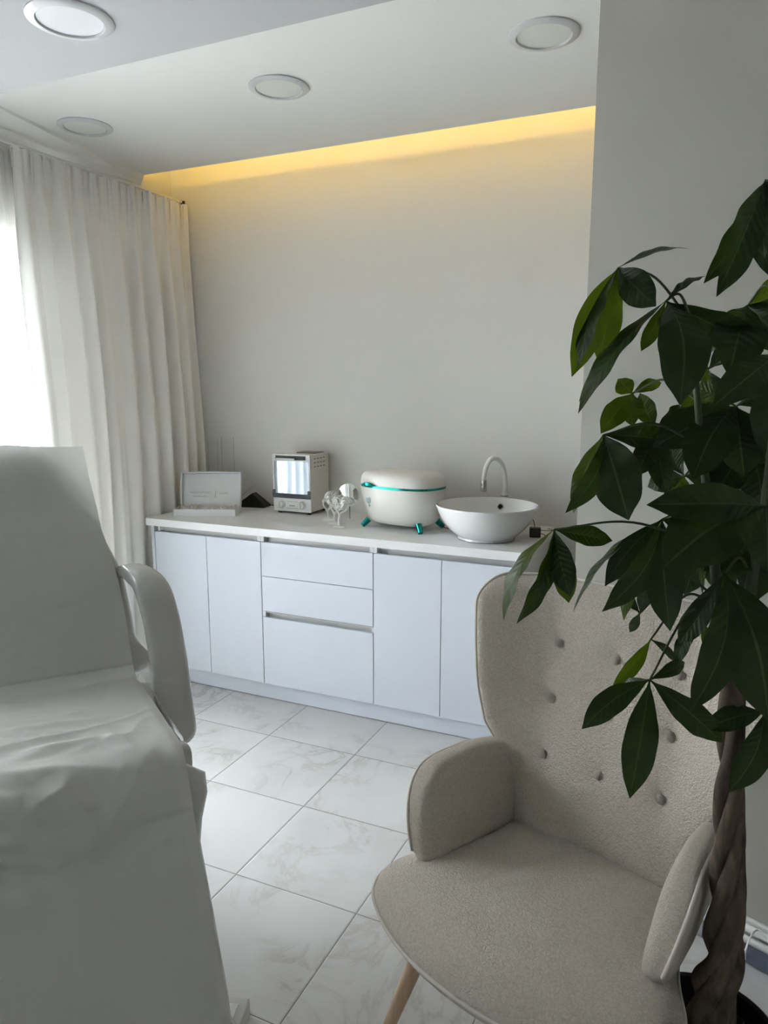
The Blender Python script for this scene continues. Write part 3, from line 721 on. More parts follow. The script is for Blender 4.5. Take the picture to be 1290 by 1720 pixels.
# power adapter
ad = thing('power_adapter', 'black plug adapter with thin cables beside the wash basin', 'adapter', (-.742, 3.36, ZT_), radians(15))
b = MB(); b.box(-.026, .026, -.02, .02, .0, .046); b.build('adapter_body', M['black'], ad, smooth=0, bevel=.004)
b = MB(); b.tube(catmull([(.0, .02, .04), (-.01, .045, .075), (-.035, .07, .08), (-.05, .10, .02), (-.05, .14, .004)]), .0022, 8); b.build('cable', M['black'], ad)
b = MB(); b.tube(catmull([(.026, 0, .032), (.05, .02, .028), (.09, .05, .024), (.10, .12, .01), (.07, .20, .004)]), .0016, 8); b.build('cable', M['black'], ad)
b = MB(); b.tube(catmull([(.026, -.005, .018), (.040, -.006, .014), (.052, -.02, .004), (.04, -.05, .0035)]), .0018, 8); b.build('cable', M['black'], ad)

# ================================================================== TREATMENT BED
bed = thing('treatment_bed', 'large treatment bed with raised backrest and film-wrapped cushions, left foreground', 'treatment bed', (-1.784, 1.834, 0), math.atan2(-.6097, .7926))
RC = radians(25); H0 = .62
def bk(t, w, n): # backrest coords: t up along, w lateral, n out of surface
    return (-sin(RC) * t + cos(RC) * n, w, H0 + cos(RC) * t + sin(RC) * n)
def pad(outline, to3, thick, name, m, edge=.03, parent=bed, nring=5):
    """rounded cushion: outline list of 2D points, to3(x,y,n) -> 3D"""
    c = (sum(p[0] for p in outline) / len(outline), sum(p[1] for p in outline) / len(outline)); n = len(outline); v = []; f = []
    # top inner ring -> outer side -> bottom
    def shrink(d):
        out = []
        for p in outline:
            dx, dy = p[0] - c[0], p[1] - c[1]; L = sqrt(dx * dx + dy * dy); k = max(0, (L - d) / L); out.append((c[0] + dx * k, c[1] + dy * k))
        return out
    layers = []
    for i in range(nring + 1):
        a = pi / 2 * i / nring; layers.append((shrink(edge * (1 - sin(a))), -edge * (1 - cos(a))))
    for i in range(nring + 1):
        a = pi / 2 * i / nring; layers.append((shrink(edge * (1 - cos(a))), -(thick - edge) - edge * sin(a)))
    inner = shrink(edge * 2.5); 
    for (pts, z) in [(inner, .004)] + layers:
        for p in pts: v.append(to3(p[0], p[1], z))
    for j in range(len(layers)):
        for i in range(n):
            k = (i + 1) % n; f.append((j * n + i, j * n + k, (j + 1) * n + k, (j + 1) * n + i))
    v.append(to3(c[0], c[1], .006)); f += [(len(v) - 1, (i + 1) % n, i) for i in range(n)]
    f.append(tuple(len(layers) * n + i for i in range(n)))
    b = MB(); b.add(v, f); return b.build(name, m, parent, smooth=70)
def smooth_loop(pts, n=6):
    P = [Vector((p[0], p[1], 0)) for p in pts]; out = []
    L = len(P)
    for i in range(L):
        a, b_, c, d = P[(i - 1) % L], P[i], P[(i + 1) % L], P[(i + 2) % L]
        for k in range(n):
            t = k / n; q = .5 * ((2 * b_) + (c - a) * t + (2 * a - 5 * b_ + 4 * c - d) * t * t + (3 * b_ - a - 3 * c + d) * t ** 3); out.append((q.x, q.y))
    return out
WC = -.33
half = [(.02, .018), (.15, .020), (.30, .012), (.40, -.003), (.48, -.030), (.56, -.062), (.64, -.102), (.72, -.145), (.80, -.19), (.85, -.235), (.865, -.30)]
ol = half + [(t, 2 * WC - w) for t, w in half[::-1]]
pad(smooth_loop(ol, 4), bk, .085, 'backrest_cushion', M['wrap'])
so = [(.03, .018), (.3, .016), (.60, .010), (.69, -.015), (.69, 2 * WC + .015), (.60, 2 * WC - .01), (.3, 2 * WC - .02), (.03, 2 * WC - .018)]
TS = radians(5)
def seat3(s, w, n): return (s * cos(TS) - n * sin(TS), w, H0 + s * sin(TS) + n * cos(TS))
pad(smooth_loop(so, 4), seat3, .085, 'seat_cushion', M['wrap'])
# leg rest slopes down
KX, KZ = .735, .665; LA = radians(50)
def leg3(s, w, n): return (KX + s * cos(LA) + n * sin(LA), w, KZ - s * sin(LA) + n * cos(LA))
lo_ = [(.0, .006), (.2, .010), (.40, .010), (.58, .006), (.63, -.02), (.63, 2 * WC + .02), (.58, 2 * WC - .008), (.40, 2 * WC - .010), (.2, 2 * WC - .010), (.0, 2 * WC - .006)]
pad(smooth_loop(lo_, 4), leg3, .085, 'leg_cushion', M['wrap'])
b = MB(); b.box(.02, .66, 2 * WC + .04, -.04, .50, .532); b.build('seat_frame', M['plastic_frame'], bed, smooth=0, bevel=.004)
b = MB(); b.box(.16, .50, WC - .14, WC + .14, .13, .50); b.build('column', M['plastic_frame'], bed, smooth=0, bevel=.02)
b = MB(); b.box(-.12, .80, WC - .25, WC + .25, .03, .13); b.build('base', M['plastic_frame'], bed, smooth=0, bevel=.015)
for sx in (-.08, .76):
    for sw in (-.21, .21):
        b = MB(); b.lathe([(.022, 0), (.024, .006), (.02, .03)], 20, c=(sx, WC + sw, 0)); b.build('foot', M['black'], bed)
# armrests: wrapped pads hanging beside the backrest
def arm(side, name):
    path = catmull([(-.17, .0, .962), (-.085, .02, .985), (.03, .055, .965), (.095, .075, .88), (.135, .085, .76), (.19, .088, .62), (.235, .088, .52), (.255, .088, .462)], 6)
    n = 28; b = MB(); v = []; f = []; L = len(path)
    for i, p in enumerate(path):
        t = (path[min(i + 1, L - 1)] - path[max(0, i - 1)]).normalized(); lat = Vector((0, 1, 0)); lat = (lat - t * lat.dot(t)).normalized(); nn = t.cross(lat)
        u = i / (L - 1); end = min(1, ((1 - u) / .14)) ; end = sqrt(max(0, 1 - (1 - end) ** 2)); st_ = sqrt(max(0, 1 - (1 - min(1, (u + .05) / .15)) ** 2))
        hw = interp([(0, .024), (.2, .046), (.35, .058), (.6, .060), (1, .058)], u) * max(.05, end) * st_; ht = interp([(0, .02), (.3, .032), (1, .032)], u) * max(.1, end) * st_
        for k in range(n):
            a = 2 * pi * k / n; e = 3.2; ca, sa = cos(a), sin(a)
            x = hw * math.copysign(abs(ca) ** (2 / e), ca); y = ht * math.copysign(abs(sa) ** (2 / e), sa)
            q = p + lat * x + nn * y
            q += nn * .0035 * noise.noise(Vector((i * .5, ca * 2, sa * 2)))
            if side < 0: q = Vector((q.x, 2 * WC - q.y, q.z))
            v.append(q)
    for j in range(L - 1):
        for k in range(n):
            m_ = (k + 1) % n; f.append((j * n + k, j * n + m_, (j + 1) * n + m_, (j + 1) * n + k))
    f.append(tuple(range(n))[::-1]); f.append(tuple((L - 1) * n + i for i in range(n)))
    b.add(v, f); return b.build('armrest', M['wrap'], bed, smooth=60)
arm(1, ''); arm(-1, '')
for sd in (0, 1):
    b = MB(); w = -.02 if not sd else 2 * WC + .02
    b.tube([(-.13, w, .62), (-.02, w, .575), (.05, w, .53)], .012, 12); b.build('hinge', M['bracket'], bed)

# paper sheet: follows backrest, seat and leg rest
def sheet_pt(q, w):
    # q arc length from top of backrest
    A = .868; B_ = A + .70; 
    if q < A - .05: t = A - q; p = Vector(bk(t, w, .013)); n = Vector(bk(t, w, 1)) - Vector(bk(t, w, 0))
    elif q < A + .05:
        k = (q - A + .05) / .10; p0 = Vector(bk(.05, w, .013)); pm = Vector((.012, w, H0 + .016)); p1 = Vector(seat3(.05, w, .014)); p = p0 * (1 - k) ** 2 + pm * 2 * k * (1 - k) + p1 * k * k; n = Vector((.5, 0, .85))
    elif q < B_ - .05: s = q - A; p = Vector(seat3(s, w, .014)); n = Vector((0, 0, 1))
    elif q < B_ + .06:
        k = (q - B_ + .05) / .11; p0 = Vector(seat3(.65, w, .014)); pm = Vector((.74, w, H0 + .082)); p1 = Vector(leg3(.05, w, .014)); p = p0 * (1 - k) ** 2 + pm * 2 * k * (1 - k) + p1 * k * k; n = Vector((.5, 0, .85))
    else: s = q - B_ - .01; p = Vector(leg3(s, w, .014)); n = Vector((sin(LA), 0, cos(LA)))
    return p, n
QE = .868 + .70 + .64
CREASE = [([(1.20, -.50), (1.235, -.40), (1.26, -.25), (1.28, -.12)], .004, .022), ([(1.44, -.36), (1.46, -.27), (1.465, -.18), (1.50, -.13), (1.56, -.11)], .011, .038),
          ([(1.51, -.50), (1.55, -.30), (1.585, -.16)], .009, .030), ([(1.60, -.47), (1.63, -.37), (1.605, -.29), (1.66, -.245), (1.71, -.22)], .012, .032),
          ([(1.55, -.07), (1.64, -.15), (1.71, -.215)], .009, .034), ([(1.67, -.52), (1.69, -.40), (1.745, -.315)], .009, .030), ([(1.33, -.58), (1.38, -.40), (1.36, -.22)], .005, .025),
          ([(.93, -.10), (1.02, -.30), (1.00, -.5)], .004, .03), ([(.55, -.08), (.62, -.30)], .003, .02)]
def crease(q, w):
    h = 0
    for pts, hh, wd in CREASE:
        best = 9; tt = 0
        for k in range(len(pts) - 1):
            ax, ay = pts[k]; bx, by = pts[k + 1]; dx, dy = bx - ax, by - ay; t = max(0, min(1, ((q - ax) * dx + (w - ay) * dy) / (dx * dx + dy * dy)))
            d = sqrt((q - ax - dx * t) ** 2 + (w - ay - dy * t) ** 2)
            if d < best: best = d; tt = (k + t) / (len(pts) - 1)
        sgn = 1 if True else 0
        if best < wd * 1.6: h += hh * max(0, 1 - best / (wd * 1.6)) ** 1.5 * (.45 + .55 * sin(pi * min(1, max(0, tt))))
    return h
def sheet(u, v):
    q = v * QE
    we = interp([(0, -.085), (.12, -.078), (.25, -.062), (.33, -.055), (.42, -.034), (.52, -.020), (.62, -.012), (.885, -.004), (1.0, .001), (1.3, .003), (1.55, .004), (1.7, .0), (QE, -.004)], q)
    w = we + (2 * WC + .06 - we) * u
    p, n = sheet_pt(q, w)
    amp = interp([(0, .002), (.3, .002), (.8, .0025), (1.05, .004), (1.3, .006), (1.62, .007), (1.75, .003), (1.95, .0015), (QE, .001)], q)
    s1 = noise.noise(Vector((w * 5 + 4, q * 9 + w * 2, .3))); s2 = noise.noise(Vector((w * 11, q * 16 - w * 7, 2.1)))
    ridge = (1 - abs(s1) * 2.6) ** 2 * .9 + (1 - abs(s2) * 2.6) ** 2 * .35
    big = noise.noise(Vector((w * 2.2, q * 2.5, 5)))
    e = min(1, u * 8 + .15)
    d = amp * (ridge + 1.0 * big) * e + 1.9 * crease(q, w) * e
    ql = interp([(-.70, 1.74), (-.55, 1.69), (-.43, 1.70), (-.37, 1.722), (-.315, 1.752), (-.22, 1.712), (-.12, 1.703), (.02, 1.70)], w)
    d += .007 * (1 - sstep(ql - .003, ql + .005, q))
    if q < .12: d += .006 * (1 - q / .12) * sin(w * 30)
    lift = .0
    if u < .04 and q > .9: lift = -.008 * (1 - u / .04)
    p = p + n * (max(-.006, d) + lift)
    if q < .03: p.z += .007 * sin(w * 17 + .8) * (1 - q / .03)
    return p
b = MB(); b.grid(sheet, 110, 330)
ps = b.build('paper_sheet', M['paper'], smooth=180); ps.location = bed.location; ps.rotation_euler = bed.rotation_euler
tag(ps, 'wrinkled white disposable paper sheet draped over the treatment bed', 'sheet')
# loose fringe of clear film at the seat edge
b = MB()
def fringe(u, v):
    q = .89 + .62 * u; p, n = sheet_pt(q, .022 + .012 * sin(u * 9) * v)
    return p + Vector((0, .006 * v * (1 + noise.noise((u * 12, v * 3, 0))), -.010 - .075 * v * (.35 + .65 * sstep(.55, 1, u)) + .006 * noise.noise((u * 20, v * 4, 1))))
b.grid(fringe, 60, 6); b.build('film_edge', M['wrap'], bed, smooth=60, solid=.001, solid_off=0)

# wall socket block seen past the foot of the bed: white foot bracket
ft = thing('foot_pedal', 'white plastic foot control block on floor at the foot of treatment bed', 'foot control', (-1.040, 1.235, 0), radians(-74))
b = MB(); b.add([(-.12, -.07, 0), (.10, -.07, 0), (.10, .07, 0), (-.12, .07, 0), (-.12, -.07, .05), (.10, -.07, .05), (.10, .07, .05), (-.12, .07, .05)], [(3, 2, 1, 0), (4, 5, 6, 7), (0, 1, 5, 4), (1, 2, 6, 5), (2, 3, 7, 6), (3, 0, 4, 7)])
b.build('pedal_housing', M['plastic_frame'], ft, smooth=0, bevel=.006)
b = MB(); b.box(-.09, .07, -.05, .05, .05, .056); b.build('pedal_plate', M['white_plastic'], ft, smooth=0, bevel=.002)

# ================================================================== ARMCHAIR
ch = thing('armchair', 'cream boucle wingback armchair with button tufting and wooden legs', 'armchair', (-.289, 1.558, 0), math.atan2(-.326, .9454))
BT = [(-.165 + .0, .928), (0, .923), (.165, .928), (-.165, .778), (0, .778), (.165, .778), (-.165, .625), (0, .625), (.165, .625)]
UC = -.02
def bw(z): 
    if z > 1.015: return .325 + .072 * sqrt(max(0, 1 - ((z - 1.015) / .0785) ** 2))
    return interp([(.34, .235), (.42, .245), (.52, .262), (.60, .290), (.68, .335), (.76, .354), (.84, .369), (.92, .383), (1.015, .397)], z)
def back_mid(s, z):
    w = bw(z); u = s * w
    v = -.235 - (z - .43) * .2126 - .036
    wing = max(0, (abs(u) - .17) / .22); v += .135 * wing ** 1.7 * interp([(.34, .3), (.6, .9), (.8, 1.0), (1.09, .75)], z)
    return u + UC, v
def back_pt(k, z):
    if k < .5: s = -cos(2 * pi * k); side = 1
    else: s = -cos(2 * pi * k); side = -1
    u, v = back_mid(s, z)
    top = sqrt(max(0, 1 - (max(0, z - 1.045) / .0485) ** 2)) if z > 1.045 else 1
    h = .038 * (max(0, 1 - abs(s) ** 5)) ** .5 * max(.12, top)
    h = max(h, .0)
    if side > 0:
        for bu, bz in BT:
            d2 = ((u - UC - bu) ** 2 + (z - bz) ** 2); h -= .006 * exp(-d2 / .0004) + .004 * exp(-d2 / .003)
        # soft pull lines between the buttons
    slope = Vector((0, -.2126, 1)).normalized(); nrm = Vector((0, 1, .2126)).normalized()
    # wing turns the normal inwards
    q = max(0, (abs(s) - .5) / .5); nx = -math.copysign(.55 * q, s)
    nn = Vector((nx, 1, .2126)).normalized()
    p = Vector((u, v, z)) + nn * (h * side)
    return (p.x, -p.y, p.z)
def zrow(v):
    return .35 + (1.0935 - .35) * (v if v < .85 else .85 + .15 * sin((v - .85) / .15 * pi / 2))
b = MB(); nU = 150; nV = 110
b.grid(lambda u, v: back_pt(u, zrow(v)), nU, nV, closed_u=True)
b.f.append(tuple(range(nU))[::-1]); b.f.append(tuple(nV * nU + i for i in range(nU)))
b.build('backrest', M['boucle'], ch, smooth=80)
for bu, bz in BT:
    u, v = bu + UC, -.235 - (bz - .43) * .2126 - .0035
    mtx = Matrix.Translation((u, -v, bz)) @ Vector((0, -1, .21)).to_track_quat('Z', 'Y').to_matrix().to_4x4()
    b = MB(); b.lathe([(.0125, -.002), (.0130, .001), (.0115, .0045), (.007, .0068), (.0001, .0075)], 28, mtx=mtx); b.build('button', M['boucle'], ch, smooth=70)
# piping along the rim of the back
rim = []
for i in range(60): z = .60 + (1.0125 - .60) * i / 60; u, v = back_mid(-1, z); rim.append((u - .003, -v, z))
for i in range(24):
    a = pi / 2 * i / 24; z = 1.015 + .0785 * sin(a); u, v = back_mid(-1, z); rim.append((u - .001, -v, z + .002))
for i in range(31): s = -1 + 2 * i / 30; u, v = back_mid(s, 1.0934); rim.append((u, -v, 1.0975))
for i in range(24):
    a = pi / 2 * (1 - (i + 1) / 24); z = 1.015 + .0785 * sin(a); u, v = back_mid(1, z); rim.append((u + .001, -v, z + .002))
for i in range(60): z = 1.0125 - (1.0125 - .60) * i / 60; u, v = back_mid(1, z); rim.append((u + .003, -v, z))
b = MB(); b.tube(rim, .0045, 8); b.build('piping', M['piping'], ch, smooth=80)

# seat
SO = [(0, .318), (.10, .312), (.20, .288), (.28, .252), (.345, .205), (.378, .150), (.382, .095), (.365, .04), (.325, -.03), (.295, -.10), (.265, -.18), (.250, -.27), (.15, -.30), (0, -.31)]
loop = SO + [(-u, v) for u, v in SO[-2:0:-1]]
SL = smooth_loop(loop, 6)
SL = [(u + UC, v) for u, v in SL]
b = MB(); v_ = []; f_ = []; nS = len(SL)
rr = [1, .985, .96, .93, .89, .84, .78, .70, .6, .48, .34, .18]
for side in (1, -1):
    for r in rr:
        for (u, v) in SL:
            cu, cv = UC, -.02; hh = (1 - r ** 5) ** .55
            z = .372 + (.060 * hh if side > 0 else -.058 * (1 - r ** 8) ** .5)
            if side > 0: z += .012 * exp(-((u * r) ** 2) / .05) * hh + .006 * noise.noise((u * r * 5, v * r * 5, 0)) * hh
            v_.append((cu + (u - cu) * r, -(cv + (v - cv) * r), z))
nr = len(rr)
for sd in (0, 1):
    o0 = sd * nr * nS
    for j in range(nr - 1):
        for i in range(nS):
            k = (i + 1) % nS; q = (o0 + j * nS + i, o0 + j * nS + k, o0 + (j + 1) * nS + k, o0 + (j + 1) * nS + i); f_.append(q if sd == 0 else q[::-1])
    f_.append(tuple(o0 + (nr - 1) * nS + i for i in range(nS)) if sd == 0 else tuple(o0 + (nr - 1) * nS + i for i in range(nS))[::-1])
b.add(v_, f_); seat = b.build('seat', M['boucle'], ch, smooth=80)
b = MB(); pts = [(u * 1.0 + (u - UC) * .004, -v * 1.004, .372) for u, v in SL]; b.tube(pts + pts[:2], .0045, 8, cap=False); b.build('piping', M['piping'], seat, smooth=80)

# arms
def arm_surf(k, p, side):
    FV = .088 if side < 0 else .050
    # k around section (0..1), p along from back (0) to front (1)
    pe = 1 - (1 - p) ** 1.7 if p > 0 else 0
    B = Vector((interp([(0, .262), (.5, .283), (1, .292)], pe), interp([(0, -.275), (1, FV)], pe), .385))
    zt = interp([(0, .628), (.12, .638), (.35, .655), (.6, .658), (1, .650)], pe)
    T = Vector((interp([(0, .300), (.5, .318), (1, .338)], pe), interp([(0, -.275), (.5, -.105), (1, FV)], pe), zt))
    fz = 1
    if pe > .66: fz = (max(0, 1 - ((pe - .66) / .34) ** 2.8)) ** (1 / 2.4)
    B.z += .055 * (1 - fz)
    T = Vector((B.x + (T.x - B.x) * (.55 + .45 * fz), T.y - .03 * (1 - fz) * 0, B.z + (T.z - B.z) * fz))
    c, s = cos(2 * pi * k), sin(2 * pi * k)
    q = max(0, (s + .0)) if False else (s * .5 + .5)
    e = 3.4; cs = math.copysign(abs(c) ** (2 / e), c); sn = math.copysign(abs(s) ** (2 / e), s)
    q = sn * .5 + .5
    ff = (max(0, 1 - max(0, (pe - .78) / .22) ** 2.6)) ** .45
    th = (.044 if side < 0 else .038) * (.08 + .92 * ff)
    pz = B.lerp(T, q) + Vector((cs * th, 0, 0))
    return ((pz.x) * side + UC, -pz.y, pz.z)
for side in (-1, 1):
    nA, nP = 64, 60; b = MB(); b.grid(lambda k, p: arm_surf(k, p, side), nA, nP, closed_u=True)
    b.f.append(tuple(range(nA))[::-1]); b.f.append(tuple(nP * nA + i for i in range(nA)))
    ar = b.build('armrest', M['boucle'], ch, smooth=75)
    pts = []
    for i in range(61):
        p = i / 60; q = arm_surf(.25 - .085, p, side); pts.append((q[0] + side * .002, q[1], q[2] + .001))
    q = pts[-1]; pts += [(q[0], q[1] - .001, z) for z in (q[2] - .01,)] if False else []
    b = MB(); b.tube(pts, .0042, 8); b.build('piping', M['piping'], ar, smooth=80)
# legs
for (tx, ty, fx, fy) in ((-.165, .23, -.262, .295), (.165, .23, .262, .295), (-.15, -.19, -.235, -.29), (.15, -.19, .235, -.29)):
    a, c = Vector((tx + UC, -ty, .335)), Vector((fx + UC, -fy, .003))
    b = MB(); b.tube([a, a.lerp(c, .3), a.lerp(c, .96), c], [.0200, .0185, .0118, .0105], 24); lg = b.build('leg', M['wood'], ch, smooth=50)
b = MB(); b.box(-.17 + UC, .17 + UC, -.22, .19, .306, .322); b.build('seat_frame', M['black'], ch, smooth=0, bevel=.004)

# ================================================================== PLANT
pl = thing('potted_money_tree', 'braided-trunk money tree with dark leaves in black pot beside armchair', 'potted plant', (.068, 1.525, 0))
PX_, PY_ = .068, 1.525
b = MB(); b.lathe([(.105, 0), (.112, .003), (.142, .235), (.150, .240), (.152, .262), (.146, .266), (.139, .262), (.134, .225), (.12, .20)], 64); b.build('pot', M['pot'], pl)
b = MB(); b.grid(lambda u, v: ((.002 + .1335 * v) * cos(2 * pi * u), (.002 + .1335 * v) * sin(2 * pi * u), .222 + .010 * noise.noise((cos(2 * pi * u) * v * 5, sin(2 * pi * u) * v * 5, 0))), 40, 12, closed_u=True); b.build('soil', M['soil'], pl, smooth=60)
# axis of the trunk (local) : leans a little
def axis(z):
    return Vector((interp([(.2, 0.0), (.45, .021), (.7, .013), (.95, .0), (1.15, -.008)], z), interp([(.2, 0), (.5, -.03), (1.15, -.03)], z), z))
for k in range(4):
    pts = []; rad_ = []
    for i in range(100):
        t = i / 99; z = .205 + t * .93; a = 2 * pi * k / 4 + z * 11.5 + .5 * sin(z * 9 + k)
        rr_ = interp([(.2, .036), (.3, .028), (.6, .0195), (.85, .0155), (1.15, .011)], z) * (1 + .15 * sin(z * 23 + k * 2))
        c = axis(z); pts.append(c + Vector((cos(a) * rr_, sin(a) * rr_, 0)))
        rad_.append(interp([(.2, .034), (.27, .030), (.35, .0215), (.6, .0165), (.85, .0140), (1.13, .0125)], z) * (1 + .10 * noise.noise((z * 14, k * 3, 0)) + .05 * sin(z * 60 + k)))
    b = MB(); b.tube(pts, rad_, 16); b.build('trunk_stem', M['bark'], pl, smooth=80)
b = MB(); b.tube(catmull([(-.075, -.045, .20), (-.080, -.05, .262), (-.045, -.04, .278), (-.01, -.02, .26)]), [.034] * 25, 14); b.build('root_knob', M['bark'], pl, smooth=80)
SA = catmull([(.045, 1.497, 1.10), (.030, 1.50, 1.20), (.0, 1.54, 1.38), (-.03, 1.57, 1.55), (-.055, 1.58, 1.74)], 8)
SB = catmull([(.065, 1.497, 1.10), (.078, 1.50, 1.22), (.095, 1.53, 1.42), (.10, 1.58, 1.65), (.09, 1.66, 1.92)], 8)
off = Vector((PX_, PY_, 0))
for S in (SA, SB):
    b = MB(); b.tube([p - off for p in S], [.0125 - .0075 * i / (len(S) - 1) for i in range(len(S))], 12); b.build('branch', M['bark'] if False else M['twig'], pl, smooth=80)
